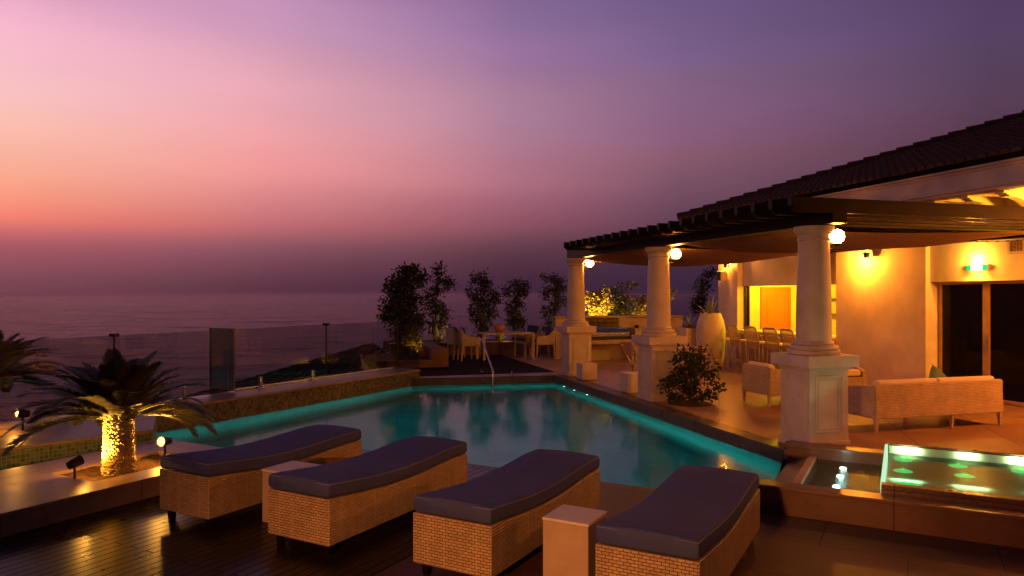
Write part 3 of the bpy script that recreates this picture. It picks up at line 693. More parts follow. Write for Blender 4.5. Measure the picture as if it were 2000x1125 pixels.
# sliding doors
for y0_, y1_ in ((2.16,3.06),(1.22,2.12),(.28,1.18),(-.66,.24),(-1.6,-.7)):
    f_ = MB(); f_.box(5.16,5.20,y0_-.02,y0_+.045,FL+.01,DZ); f_.box(5.16,5.20,y1_-.045,y1_+.02,FL+.01,DZ); f_.box(5.16,5.20,y0_+.045,y1_-.045,FL+.01,FL+.07); f_.box(5.16,5.20,y0_+.045,y1_-.045,DZ-.05,DZ)
    dd = f_.build('sliding_door', M['timber'], H, bevel=.003)
    MB().box(5.175,5.183,y0_+.045,y1_-.045,FL+.07,DZ-.05).build('glass_pane', M['dglass'], dd)
MB().box(5.145,5.158,2.10,2.125,.95,1.25).build('door_handle', M['steel'], H, bevel=.004)
# corner strip
# cornice, corbels and roof
m = MB()
m.profile_x([(4.10,3.93),(4.10,3.90),(4.14,3.88),(4.14,3.86),(4.16,3.84),(4.16,3.62),(4.13,3.60),(4.13,3.575),(4.16,3.555),(4.16,3.53),(4.22,3.50),(4.9,3.50),(4.9,3.93)], -6, 10.45)
for i, v in enumerate(m.v): m.v[i] = (v[1], v[0], v[2])
m.f = [f[::-1] for f in m.f]
m.build('cornice', M['stucco'], H)
for i in range(14):
    s_ = -1.35+.62*i
    prof = [(4.24,3.498),(4.24,3.47),(4.29,3.47),(4.29,3.445),(4.34,3.445),(4.34,3.42),(4.40,3.42)]+[(4.40+.58*math.sin(q/10*math.pi/2), 3.42-.58+.58*math.cos(q/10*math.pi/2)) for q in range(1,11)]+[(5.0,2.84),(5.0,3.498)]
    m = MB(); m.profile_x(prof, s_-.075, s_+.075)
    for j, v in enumerate(m.v): m.v[j] = (v[1], v[0], v[2])
    m.f = [f[::-1] for f in m.f]
    if s_ < 3.0: m.build('corbel', M['stucco'], H)
slope = .338; S0 = 10.45; U0 = 4.02
up = Vector((1,0,slope)).normalized(); eave = Vector((U0, -7, 3.985))
rm = MB()
LEN = 6.5
wc = .185; nc = int((S0+7)/wc)
def rl(i):
    d_ = S0-(-7+(i+.5)*wc); return min(LEN, d_)*math.sqrt(1+slope*slope)
tile_field(rm, eave, Vector((0,1,0)), up, nc, wc, rl, .36, .082)
rm.add([(U0,-7,3.975),(U0,S0,3.975),(U0+LEN,S0-LEN,3.975+LEN*slope),(U0+LEN,-7,3.975+LEN*slope),(U0+13,S0,3.975)], [(3,2,1,0),(1,2,4)])
roof = rm.build('roof', M['rooftile'], H, uv=False)
hp = MB(); h0 = Vector((U0,S0,4.02)); h1 = Vector((U0+LEN,S0-LEN,4.02+LEN*slope)); n = 26
for i in range(n):
    hp.tube([h0.lerp(h1,i/n)+Vector((0,0,.05)), h0.lerp(h1,(i+1.15)/n)+Vector((0,0,.025))], [.115,.09], 10)
hp.build('hip_tiles', M['rooftile'], roof, smooth='auto', uv=False)
# vent
f_ = MB(); f_.box(4.985,5.0,1.30,1.62,2.58,2.83); v_ = f_.build('vent_grille', M['white'], H, bevel=.004)
m = MB(); m.box(4.978,4.988,1.35,1.57,2.625,2.785); m.build('vent_dark', M['black'], v_)
m = MB()
for i in range(8): m.box(4.972,4.984,1.35,1.57,2.628+.02*i,2.636+.02*i)
for i in range(5): m.box(4.974,4.984,1.35+.052*i,1.358+.052*i,2.625,2.785)
m.build('slats', M['timber'], v_)
# shelves on the back wall of the bar
for z in (1.42, 1.83): MB().box(7.66,7.898,6.2,9.4,z-.012,z).build('shelf', M['darkwood'], H)

# wall lamps, speaker, exit sign
def wall_spot(u, s, z, lab):
    t = thing('wall_spotlight', lab, 'spotlight', pa(u, s, z), TA)
    m = MB(); m.box(-.02,0,-.015,.015,-.075,.05); m.build('back_plate', M['blackmet'], t, bevel=.003)
    m = MB(); m.tube([(-.02,0,0),(-.10,-.0,.0)], .010, 8); m.build('arm', M['blackmet'], t)
    m = MB(); m.lathe([(.02,-.06),(.045,-.055),(.05,.0),(.05,.05),(.042,.055)], 20, (-.135,-.05,0)); m.build('lamp_head', M['blackmet'], t, smooth='auto')
    MB().lathe([(.041,.0551),(.001,.0565)], 20, (-.135,-.05,0), cap=False).build('lens', M['lampface'], t)
wall_spot(4.9, 4.46, 2.72, 'small black spotlight on the bare cream wall, under the sail edge')
wall_spot(4.9, 9.35, 2.70, 'small black spotlight at the top of the far pier, above the loudspeaker')
t = thing('loudspeaker', 'small white box loudspeaker bracketed on the far pier of the villa', 'loudspeaker', pa(4.9, 9.45, 2.30), TA)
MB().box(-.24,-.06,-.10,.10,0,.25).build('cabinet', M['white'], t, bevel=.012)
MB().box(-.246,-.238,-.085,.085,.015,.235).build('grille', M['blackmet'], t)
MB().box(-.06,0,-.03,.03,.05,.20).build('bracket', M['blackmet'], t)
t = thing('exit_sign', 'lit green and white exit sign above the dark sliding doors', 'sign', pa(5.0, 2.145, 2.33), TA)
MB().box(-.035,0,-.21,.21,0,.115).build('housing', M['white'], t, bevel=.004)
MB().box(-.038,-.034,-.195,.195,.012,.103).build('sign_face', emit('lit white sign face', (1,.98,.85), 1.6), t)
gm = emit('lit green sign panel', (.005,.60,.09), 1.6)
MB().box(-.041,-.037,-.195,-.115,.012,.103).build('green_panel', gm, t)
MB().box(-.041,-.037,.115,.195,.012,.103).build('green_panel', gm, t)

# bar counter, bottles and stools
t = thing('bar_counter', 'long pale bar counter along the open window of the villa', 'bar counter', C3, TA)
MB().box(4.60,5.36,5.40,8.94,1.0,1.045).build('counter_top', M['stucco'], t, bevel=.006)
MB().box(4.84,5.0,5.40,8.94,FL,.998).build('front_panel', M['timber'], t)
bl = [(7.78,8.60,1.831,'bottle','clear bottle with pale label on the upper bar shelf'),(7.78,8.62,1.421,'bottleg','dark green bottle on the lower bar shelf, just right of the nearest column')]
for u, s, z, mm, lab in bl:
    o = MB().lathe([(.038,0),(.042,.01),(.042,.17),(.035,.20),(.015,.235),(.013,.29),(.016,.292),(.016,.31)], 16).build('bottle', M[mm], None, smooth='auto', loc=pa(u,s,z)); tag(o, lab, 'bottle')
def stool_parts(t):                      # faces +y
    for sx_ in (-1,1):
        MB().tube([(sx_*.21,-.20,0),(sx_*.185,-.19,.70)], .013, 8).build('leg', M['taupe'], t, smooth=True)
        MB().tube([(sx_*.21,.21,0),(sx_*.185,.17,.70)], .013, 8).build('leg', M['taupe'], t, smooth=True)
    m = MB(); m.tube([(-.205,-.198,.24),(.205,-.198,.24),(.205,.20,.24),(-.205,.20,.24),(-.205,-.198,.24)], .010, 6); m.build('footrest', M['taupe'], t)
    m = MB(); m.box(-.21,.21,-.20,.21,.70,.745); m.build('seat', M['chaircane'], t, bevel=.015)
    m = MB(); W2 = .205
    pts = [(-W2*.72,-.20,.60),(-W2*.95,-.21,.66),(-W2,-.225,.80),(-W2,-.285,1.0),(-W2*.93,-.30,1.055),(-W2*.7,-.305,1.075),(W2*.7,-.305,1.075),(W2*.93,-.30,1.055),(W2,-.285,1.0),(W2,-.225,.80),(W2*.95,-.21,.66),(W2*.72,-.20,.60),(-W2*.72,-.20,.60)]
    m.tube(pts, .017, 8); fr = m.build('backrest_frame', M['taupe'], t, smooth=True)
    m = MB()
    for i in range(15):
        x = -W2+.02+(2*W2-.04)*i/14; m.tube([(x,-.205,.62),(x,-.228,.80),(x,-.285,1.0),(x,-.302,1.065)], .0055, 4)
    for i in range(20):
        z = .63+.43*i/19; y = -.205-.023*(z-.62)/.18 if z < .8 else -.228-.075*(z-.8)/.265; m.tube([(-W2,y,z),(W2,y,z)], .0055, 4)
    m.build('cane_panel', M['chaircane'], fr)
    for sx_ in (-1,1):
        m = MB(); m.tube([(sx_*.20,-.23,.86),(sx_*.225,-.12,.90),(sx_*.23,.08,.895),(sx_*.21,.16,.86),(sx_*.19,.17,.72)], .013, 6); m.build('armrest', M['taupe'], t, smooth=True)
st_lab = ['cane-backed bar stool at the far end of the bar, beside the big white pot', 'second cane-backed bar stool along from the big white pot', 'third cane-backed bar stool along from the big white pot',
          'fourth cane-backed bar stool along from the white pot, left of the nearest column', 'cane-backed bar stool nearest the camera, half hidden by the nearest column']
sf = None
for i, s_ in enumerate((8.0,7.36,6.68,6.0,5.4)):
    loc = pa(4.0, s_, FL); rz = TA-R(90)+R((2,-3,1,4,-2)[i])
    if sf is None: sf = thing('bar_stool', st_lab[i], 'bar stool', loc, rz, 'bar stools along the counter'); stool_parts(sf)
    else: dup(sf, loc, rz, st_lab[i])

# ------------------------------------------------------------------ lounge seats
def seat_unit(name, lab, cat, loc, rz, Wd, D=.84, group=None, n_cush=1, legs=None, tall=.63):
    """wicker seat: faces local +y, back at y=0, centre x=0"""
    t = thing(name, lab, cat, loc, rz, group)
    h = Wd/2; zb = .185
    m = MB(); m.profile_x([(0,zb),(.015,tall),(.075,tall+.005),(.15,zb+.2),(D,zb+.17),(D,zb)], -h+.0, h-.0)
    bs = m.build('frame', M['wickerw'], t, bevel=.010)
    for sx_ in (-1,1):
        m = MB(); m.profile_x([(.02,zb+.01),(.02,tall-.005),(.35,tall-.045),(D-.09,tall-.13),(D+.005,tall-.17),(D+.005,zb+.01)], -h-.012 if sx_ < 0 else h-.075, -h+.075 if sx_ < 0 else h+.012)
        m.build('arm', M['wickerw'], t, bevel=.010)
    xs = [-h+.03, h-.03] if Wd < 1.3 else [-h+.03, .2, h-.03]
    for x in xs:
        for y in (.035, D-.04): MB().taper((x,y,0),(x,y,zb+.01),.014,.028).build('leg', M['wickerw'], t, bevel=.004)
    cw = (Wd-.16)/n_cush
    for i in range(n_cush):
        x0_ = -h+.08+cw*i
        m = MB(); m.box(x0_+.006,x0_+cw-.006,.17,D-.005,zb+.185,zb+.30); m.build('seat_cushion', M['cream'], t, bevel=.035, seg=4)
        m = MB(); m.profile_x([(.085,zb+.30),(.045,tall+.03),(.10,tall+.055),(.17,tall+.03),(.25,zb+.31)], x0_+.008, x0_+cw-.008); m.build('back_cushion', M['cream'], t, bevel=.03, seg=4)
    return t
so = (Vector((4.71,9.23,0))+Vector((6.73,9.84,0)))/2
seat_unit('sofa', 'long pale wicker sofa with cream cushions, its back turned to the camera', 'sofa', (so.x,so.y,FL), TA, 2.13, .86, None, 2)
seat_unit('armchair', 'pale wicker armchair with its back to the pool, left of the nearest pedestal', 'armchair', (Vector((3.98,11.76,FL))), TA-R(90), .74, .82, 'wicker armchairs on the terrace')
o = pa(3.15, 3.95, FL)
seat_unit('armchair', 'pale wicker armchair against the villa wall, facing the camera', 'armchair', o, TA+R(180), .88, .84, 'wicker armchairs on the terrace')
def pillow(loc, rz, s, tilt, mm, lab):
    def f(u, v):
        x = (u-.5)*s; y = (v-.5)*s; e = (1-(2*u-1)**4)*(1-(2*v-1)**4)
        return x, y, e
    m = MB(); n = 14; vs = []; fs = []
    for sg in (1,-1):
        o_ = len(vs)
        for j in range(n+1):
            for i in range(n+1):
                x, y, e = f(i/n, j/n); vs.append((x, sg*.06*e**.7, y))
        for j in range(n):
            for i in range(n):
                q = (o_+j*(n+1)+i, o_+j*(n+1)+i+1, o_+(j+1)*(n+1)+i+1, o_+(j+1)*(n+1)+i); fs.append(q if sg < 0 else q[::-1])
    m.add(vs, fs); o_ = m.build('pillow', mm, None, smooth=True, loc=loc); o_.rotation_euler = (R(tilt), R(38), rz); tag(o_, lab, 'pillow'); return o_
pp = Vector((so.x,so.y,0))+AP*.30+A*.34
pillow((pp.x,pp.y,FL+.60), TA, .34, -22, M['green'], 'dark green scatter pillow peeping over the back of the long sofa')

# white light cubes
def cube_seat(loc, s, h, lab, rz):
    t = thing('cube_stool', lab, 'cube stool', loc, rz, 'white cube stools by the pool edge')
    MB().box(0,s,0,s,.012,h).build('body', M['white'], t, bevel=.006); MB().box(.02,s-.02,.02,s-.02,0,.011).build('foot', M['planter'], t)
cube_seat((1.468,15.0,FL), .34, .345, 'white cube stool in front of the farthest pedestal', TA)
cube_seat((2.10,13.0,FL), .34, .36, 'white cube stool beside the middle pedestal, partly hidden by it', TA)

# ------------------------------------------------------------------ plants
def rnd(a=1): return Vector((random.gauss(0,a), random.gauss(0,a), random.gauss(0,a)))
def blob_leaves(m, blobs, L, w, droop=.2):
    """leaf clumps gathered round twig ends inside each blob (centre, radii, number)"""
    for c, r_, n in blobs:
        c = Vector(c); nt = max(3, n//14)
        for _ in range(nt):
            d = rnd().normalized()*random.random()**.45
            tip = c+Vector((d.x*r_[0], d.y*r_[1], d.z*r_[2]))
            for _ in range(14):
                p = tip+rnd(.6)*L; dr = (rnd()+d*.6-Vector((0,0,droop)))
                m.leaf(p, dr, L*random.uniform(.6,1.3), w*random.uniform(.7,1.2))
def tree(name, lab, cat, base, trunk_pts, blobs, L=.11, w=.05, leafm='leaf', group=None, rad=.035):
    t = thing(name, lab, cat, base, 0, group)
    tm_ = MB(); tp = [Vector(p) for p in trunk_pts]; tm_.tube(tp, [rad*(1-.7*i/(len(tp)-1)) for i in range(len(tp))], 8)
    for c, r_, n in blobs:
        c = Vector(c); k_ = min(range(len(tp)), key=lambda i: abs(tp[i].z-(c.z-.35)))
        mid = tp[k_].lerp(c, .5)+rnd(.04); tm_.tube([tp[k_], mid, c], [rad*.5, rad*.3, rad*.12], 6)
        for _ in range(4):
            d = rnd().normalized(); tm_.tube([mid.lerp(c, random.random()), c+Vector((d.x*r_[0],d.y*r_[1],d.z*r_[2]))*.9], [rad*.2, rad*.06], 5)
    tm_.build('trunk', M['bark'], t, smooth=True, uv=False)
    cm = MB(); blob_leaves(cm, blobs, L, w); cm.build('crown', M[leafm], t, uv=False)
    return t
def agave_mesh(m, n, L, w, spread=1.0):
    for i in range(n):
        a = i*2.399+random.uniform(-.2,.2); el_ = R(random.uniform(12,80)); d = Vector((math.cos(a)*math.cos(el_)*spread, math.sin(a)*math.cos(el_)*spread, math.sin(el_))).normalized()
        l = L*random.uniform(.75,1.15); e = Vector((-math.sin(a), math.cos(a), 0)); cv = Vector((0,0,-1))*l*.22*math.cos(el_)
        prev_ = None; vs = []; 
        for q in range(6):
            u = q/5; p = d*l*u+cv*u*u; ww = w*(1-u)**.7*(.7+.6*math.sin(u*2.6)); up_ = e.cross(d)
            vs += [p+e*ww+up_*ww*.25, p-up_*0, p-e*ww+up_*ww*.25]
        fs = []
        for q in range(5):
            b_ = q*3; fs += [(b_,b_+1,b_+4,b_+3),(b_+1,b_+2,b_+5,b_+4)]
        m.add(vs, fs)
def agave(lab, loc, n, L, w=.025, group=None, mm='agave', name='agave'):
    m = MB(); agave_mesh(m, n, L, w); o_ = m.build(name, M[mm], None, smooth=True, uv=False, loc=loc); return tag(o_, lab, 'agave', group)

# pool palm (sago-like) -------------------------------------------------------
def palm(lab, base, th, tr, crownL, nf, seed, lean=0):
    random.seed(seed)
    t = thing('palm_tree', lab, 'palm', base, 0); toward = math.atan2(-base[1], -base[0])
    m = MB(); prof = []
    m.lathe([(tr*1.12,-.02)]+[(tr*(1.08-.16*i/8+.03*math.sin(i*2.2)), th*i/8) for i in range(9)], 20)
    # persistent leaf bases: small scales all round the trunk
    rows = int(th/.026)
    for j in range(rows):
        nn = 26
        for i in range(nn):
            a = 2*math.pi*(i+.5*(j%2)+random.uniform(-.2,.2))/nn; z = th*j/rows+random.uniform(-.006,.006); rr = tr*(1.06-.16*j/rows)
            p = Vector((math.cos(a)*rr, math.sin(a)*rr, z)); d = Vector((math.cos(a), math.sin(a), 0)); e = Vector((-math.sin(a), math.cos(a), 0))
            wv = .013*random.uniform(.7,1.3); tip = p+d*random.uniform(.012,.030)+Vector((0,0,random.uniform(.016,.034)))
            m.add([p+e*wv, p-e*wv, tip-e*wv*.4, tip+e*wv*.4, p+Vector((0,0,.03))+e*wv, p+Vector((0,0,.03))-e*wv], [(0,1,2,3),(3,2,5,4),(0,3,4),(1,5,2)])
    m.build('trunk', M['trunk'], t, uv=False)
    c = MB(); stems = MB()
    for i in range(nf):
        a = i*2.399963+random.uniform(-.15,.15); q = i/nf
        el0 = R(78-74*q+random.uniform(-9,9)); l = crownL*random.uniform(.9,1.1)*(.74+.30*min(1,q*1.5))
        if q > .62 and abs((a-toward+math.pi) % (2*math.pi)-math.pi) < R(42): continue
        h = Vector((math.cos(a), math.sin(a), 0)); p = Vector((0,0,th-.05))+h*tr*.62; el_ = el0; pts = [p.copy()]; ns = 16
        for s_ in range(ns):
            el_ -= R(1.2+2.6*math.cos(max(0,el_)))*(.4+1.3*s_/ns)
            p = p+(h*math.cos(el_)+Vector((0,0,math.sin(el_))))*l/ns; pts.append(p.copy())
        stems.tube(pts, [.007*(1-.85*k_/ns) for k_ in range(ns+1)], 5)
        side = Vector((-h.y, h.x, 0))
        for k_ in range(84):
            u = .10+.90*k_/84; f_ = u*ns; i0 = min(ns-1, int(f_)); q0_ = pts[i0].lerp(pts[i0+1], f_-i0); d = (pts[i0+1]-pts[i0]).normalized(); upv = side.cross(d)
            ll = .19*crownL*math.sin(math.pi*(.12+.86*u))**.7+.02
            for sg in (-1,1):
                dd = (side*sg*.9+d*.62+upv*.28*(1 if upv.z > 0 else -1)+rnd(.05)).normalized()
                ee = d*.0095; tip = q0_+dd*ll-Vector((0,0,ll*.14))
                c.add([q0_-ee, q0_+ee, q0_.lerp(tip,.6)+ee*.9, tip, q0_.lerp(tip,.6)-ee*.9], [(0,1,2,3,4)])
    c.build('crown', M['palm'], t, uv=False); stems.build('frond_stems', M['agave'], t, uv=False)
    return t
palm('spotlit sago palm with a golden scaly trunk, growing in the stone ledge', (-3.88,7.08,.165), .60, .128, .86, 62, 11)
palm('dark sago palm cut by the left picture edge, on the raised terrace', (-6.95,9.45,.312), .52, .13, .97, 64, 12)
random.seed(21)
# garden spotlights
def garden_spot(lab, loc, aim, hgt, lit, power=0, size=75, post=.2, hs=1.0, group='garden spotlights by the palms'):
    t = thing('garden_spotlight', lab, 'garden spotlight', loc, 0, group)
    L_ = Vector(loc); head = Vector((0,0,hgt)); d = (Vector(aim)-(L_+head)).normalized()
    MB().tube([(0,0,-.02),(0,0,hgt-.02)], .009*hs, 8).build('stake', M['blackmet'], t)
    q = d.to_track_quat('Z','Y').to_matrix().to_4x4(); q.translation = head
    m = MB(); m.lathe([(.002,-.056),(.012,-.055),(.03,-.05),(.036,-.01),(.040,.045),(.042,.048),(.037,.046)], 16, cap=False); m.v = [tuple(q @ (Vector(v)*hs)) for v in m.v]; m.build('lamp_head', M['blackmet'], t, smooth='auto')
    m = MB(); m.lathe([(.036,.040),(.001,.042)], 16, cap=False); m.v = [tuple(q @ (Vector(v)*hs)) for v in m.v]
    m.build('lens', M['lampface'] if lit else M['glass'], t)
    return L_+head+d*.06*hs, d
PT = Vector((-3.88,7.08,.5))
lp, d = garden_spot('lit garden spotlight glowing at the far end of the palm bed, behind the nearest lounger', (-3.69,7.62,.18), (-3.95,6.6,.50), .20, True, hs=1.35)
spot(lp, PT+Vector((0,0,.35)), 150, GOLD, 130, .5)
point(lp+Vector((0,0,.0)), 14, GOLD, .03)
lp2, d = garden_spot('dark-backed garden spotlight standing in the near end of the palm bed, aimed at the trunk', (-4.13,6.77,.18), PT+Vector((-.1,0,-.05)), .17, True, hs=1.25)
spot(lp2, PT+Vector((-.06,0,.05)), 170, (1,.46,.06), 100, .5); point(lp2+Vector((0,0,.03)), 14, GOLD, .03)
lp3, d = garden_spot('lit garden spotlight on the raised terrace at the left, under the dark palm', (-5.87,8.6,.312), (-6.2,8.2,.62), .20, True, hs=1.35)
spot(lp3, (-6.9,9.4,.9), 60, GOLD, 110, .6); point(lp3, 8, GOLD, .03)

# shrub by the middle column
m0 = (2.93, 11.80, FL)
blobs = [((.0,.0,.70),(.28,.26,.24),560),((.22,.05,.55),(.22,.22,.25),300),((-.12,-.02,.42),(.22,.22,.25),300),((-.38,-.05,.34),(.16,.10,.07),90),((.05,0,.18),(.28,.25,.18),300),((.42,.0,.28),(.16,.12,.08),80),((-.30,0,.12),(.14,.12,.08),80),((.3,-.05,.12),(.18,.12,.08),80)]
t = tree('shrub', 'bushy dark green shrub growing from the paving against the middle pedestal', 'shrub', m0, [(0,0,-.02),(.02,0,.25),(.0,.02,.5),(.03,0,.75)], blobs, .075, .042, 'leafd')
MB().lathe([(.36,.002),(.34,.012),(.01,.016)], 20, cap=False).build('soil_bed', M['soil'], t)
# big white pot with spiky plant, and rectangular planter beside it
t = thing('plant_pot', 'tall bulging white plant pot beside the first bar stool', 'plant pot', (4.78,17.25,FL))
MB().lathe([(.27,0),(.29,.03),(.325,.35),(.35,.75),(.345,.95),(.31,1.15),(.245,1.33),(.235,1.35),(.215,1.345),(.21,1.28),(.01,1.27)], 40, cap=False).build('pot', M['white'], t, smooth='auto')
agave('dark spiky plant with long blades in the tall white pot', (4.78,17.25,FL+1.27), 30, .52, .024, 'spiky plants in planters', 'agave')
t = thing('square_planter', 'plain square rendered planter left of the tall white pot', 'planter', (4.22,17.35,FL), TA)
MB().box(0,.42,0,.42,0,.99).build('box', M['stucco'], t, bevel=.008); MB().box(.03,.39,.03,.39,.985,1.0).build('soil_bed', M['soil'], t)
c = Vector((4.22,17.35,0))+AP*.21+A*.21
agave('small spiky plant in the square planter', (c.x,c.y,FL+1.0), 22, .40, .022, 'spiky plants in planters')
MB_ = None

# ------------------------------------------------------------------ barbecue corner and back parapet
t = thing('parapet_wall', 'low rendered parapet wall closing the back of the terrace', 'wall', C3, TA)
MB().box(.9,4.86,11.7,11.95,FL,1.27).build('wall', M['planter'], t); MB().box(.85,4.88,11.65,12.0,1.272,1.325).build('coping', M['coping'], t, bevel=.008)
g = Vector((2.17,19.15,FL)) 
t = thing('barbecue', 'steel barbecue grill with rack, built over a low stone bench', 'barbecue', g, TA)
MB().box(-.05,1.2,0,.62,.46,.58).build('bench_slab', M['coping'], t, bevel=.006)
MB().box(-.05,1.2,.45,.62,0,.458).build('back_panel', M['planter'], t)
MB().box(1.12,1.2,.0,.448,0,.458).build('side_panel', M['planter'], t)
MB().box(.0,1.08,.06,.6,.582,.66).build('fire_box', M['blackmet'], t, bevel=.005)
m = MB(); m.profile_x([(.04,.662),(.03,.76),(.10,.84),(.22,.875),(.58,.88),(.58,.662)], .0, 1.08); m.build('hood', M['steel'], t, bevel=.01)
m = MB(); m.tube([(.1,.0,.78),(.98,.0,.78)], .012, 8); m.tube([(.1,.0,.78),(.1,.06,.79)], .008, 6); m.tube([(.98,.0,.78),(.98,.06,.79)], .008, 6); m.build('handle', M['steel'], t)
m = MB()
for z in (.90,1.02,1.14): m.tube([(.0,.55,z),(1.0,.55,z)], .010, 6)
for i in range(6): m.tube([(.2*i,.55,.88),(.2*i,.55,1.14)], .009, 6)
m.build('rack', M['blackmet'], t)
MB().box(.02,.98,.556,.566,.89,1.13).build('rack_mesh', glass('wire mesh', (.55,.5,.45), .4, 1.2), t)
t = thing('kitchen_unit', 'rendered outdoor kitchen unit right of the barbecue', 'kitchen unit', g+AP*1.26, TA)
MB().box(0,1.1,.06,.66,0,.83).build('cabinet', M['planter'], t); MB().box(-.02,1.12,.04,.68,.832,.875).build('worktop', M['coping'], t, bevel=.006)
o = MB().lathe([(.06,0),(.065,.02),(.065,.07),(.03,.085)], 16).build('ashtray_pot', M['blackmet'], None, smooth='auto', loc=g+AP*1.42+A*.3+Vector((0,0,.877))); o.name='small_pot'; tag(o, 'small black pot on the outdoor kitchen worktop', 'pot')
# cafe table and chair behind the middle column
t = thing('cafe_table', 'pale timber cafe table behind the shrub', 'table', (3.42,14.6,FL), TA)
MB().box(-.36,.36,-.36,.36,.70,.735).build('tabletop', M['timber'], t, bevel=.006)
for a_ in (-1,1):
    for b_ in (-1,1): MB().taper((a_*.31,b_*.31,0),(a_*.31,b_*.31,.70),.018,.024).build('leg', M['timber'], t)
def folding_chair(lab, loc, rz):
    t = thing('folding_chair', lab, 'chair', loc, rz)
    for sx_ in (-1,1):
        MB().bar((sx_*.22,-.24,0),(sx_*.22,.22,.46),.022,.04).build('leg', M['timber'], t)
        MB().bar((sx_*.19,.24,0),(sx_*.19,-.26,.90),.022,.04).build('leg', M['timber'], t)
    m = MB()
    for i in range(7): m.box(-.20,.20,-.20+.06*i,-.155+.06*i,.445,.462)
    m.build('seat', M['timber'], t)
    m = MB()
    for i in range(4):
        z = .62+.07*i; y = .24-.5*z/.9-.01; m.box(-.20,.20,y-.008,y+.008,z,z+.05)
    m.build('backrest', M['timber'], t)
folding_chair('folding timber chair glimpsed left of the middle pedestal', (2.42,13.9,FL), TA-R(80))

# ------------------------------------------------------------------ far deck: dining set, planters, trees
def dining_chair_parts(t):               # faces +y
    m = MB(); m.profile_x([(-.27,.40),(-.33,.86),(-.27,.87),(-.21,.45),(.24,.45),(.25,.38)], -.28, .28); m.build('seat', M['wickerw'], t, bevel=.015)
    for sx_ in (-1,1):
        m = MB(); m.profile_x([(-.28,.42),(-.325,.84),(-.26,.80),(-.12,.66),(.20,.63),(.25,.60),(.25,.40)], -.292 if sx_ < 0 else .245, -.245 if sx_ < 0 else .292); m.build('arm', M['wickerw'], t, bevel=.008)
        MB().taper((sx_*.25,-.30,0),(sx_*.25,-.25,.42),.016,.026).build('leg', M['wickerw'], t)
        MB().taper((sx_*.25,.25,0),(sx_*.25,.22,.40),.016,.026).build('leg', M['wickerw'], t)
    MB().box(-.235,.235,-.20,.235,.452,.52).build('seat_cushion', M['blue'], t, bevel=.02)
    m = MB(); m.profile_x([(-.215,.53),(-.27,.88),(-.20,.90),(-.14,.54)], -.23, .23); m.build('back_cushion', M['blue'], t, bevel=.02)
tc_ = Vector((-.19,20.05,FL+.006))
t = thing('dining_table', 'long pale dining table on the dark far deck beyond the pool', 'table', tc_, TA)
MB().box(-.73,.73,-.42,.42,.69,.735).build('tabletop', M['wickerw'], t, bevel=.006)
for a_ in (-1,1):
    for b_ in (-1,1): MB().box(a_*.70-.03,a_*.70+.03,b_*.39-.03,b_*.39+.03,0,.688).build('leg', M['wickerw'], t)
cl = [((-1.05,-.22),-90,'wicker dining chair at the left end of the far table, nearer the pool'),((-1.22,.32),-80,'wicker dining chair at the left end of the far table, standing behind its neighbour'),
      ((1.02,-.20),90,'wicker dining chair at the right end of the far table, nearer the pool'),((.80,.52),110,'wicker dining chair behind the right corner of the far table')]
cf = None
for (u, s), r_, lab in cl:
    loc = tc_+AP*u+A*s
    if cf is None: cf = thing('dining_chair', lab, 'chair', loc, TA+R(r_), 'wicker chairs round the far dining table'); dining_chair_parts(cf)
    else: dup(cf, loc, TA+R(r_), lab)
o = MB().lathe([(.06,0),(.10,.02),(.155,.09),(.165,.15),(.15,.20),(.135,.205),(.14,.15),(.01,.05)], 28, cap=False).build('terracotta_bowl', M['terracotta'], None, smooth='auto', loc=tc_+AP*-.15+A*.1+Vector((0,0,.737))); tag(o, 'round terracotta bowl on the far dining table', 'bowl')

# handrail into the pool
t = thing('pool_handrail', 'slanting steel handrail at the far pool edge', 'handrail', (0,0,0))
m = MB(); m.tube([(-.71,16.65,FL),(-.71,16.65,.84),(-.705,16.62,.89),(-.69,16.56,.895),(-.43,15.62,.33),(-.42,15.575,.28),(-.418,15.56,.2),(-.418,15.55,-.7)], .021, 10); m.build('rail', M['steel'], t, smooth=True)
MB().lathe([(.05,FL+.001),(.05,FL+.012),(.024,FL+.016)], 16, (-.71,16.65,0)).build('flange', M['steel'], t, smooth='auto')
t = thing('pool_handrail', 'short steel grab post at the far pool edge, right of the slanting handrail', 'handrail', (0,0,0))
m = MB(); m.tube([(0.0,15.95,FL+.008),(0.0,15.95,FL+.06),(.0,15.86,FL+.08),(.0,15.76,FL+.02),(.0,15.74,-.3)], .018, 8); m.build('rail', M['steel'], t, smooth=True)

# far planter with trees
fp = thing('long_planter', 'long raised planter along the back of the far deck', 'planter', C3, TA)
MB().box(-3.5,1.75,13.42,13.6,FL,.50).build('wall', M['redwall'], fp); MB().box(-3.5,1.79,13.38,13.64,.502,.535).build('coping', M['coping'], fp, bevel=.006)
MB().box(-3.5,1.75,13.64,15.4,FL+.1,.49).build('soil_bed', M['soil'], fp)
lp_ = thing('corner_planter', 'L-shaped low planter wall at the far left pool corner', 'planter', (0,0,0), 0)
Z0 = FL
O = Vector((-1.57,17.75,0))
Mx = Matrix.Translation(O) @ Matrix.Rotation(TA, 4, 'Z')
MB().box(-.42,0,0,2.6,Z0,.60,Mx).build('wall', M['redwall'], lp_, bevel=.008)
MB().box(-1.5,-.422,.0,.22,Z0,.33,Mx).build('wall', M['redwall'], lp_, bevel=.008)
MB().box(-1.9,-.43,.221,2.6,Z0,.30,Mx).build('soil_bed', M['soil'], lp_)
def T(px, Y): return Vector(((px-1000)/F*Y, Y, 0))
def Zy(py, Y): return ZC+(575-py)/F*Y
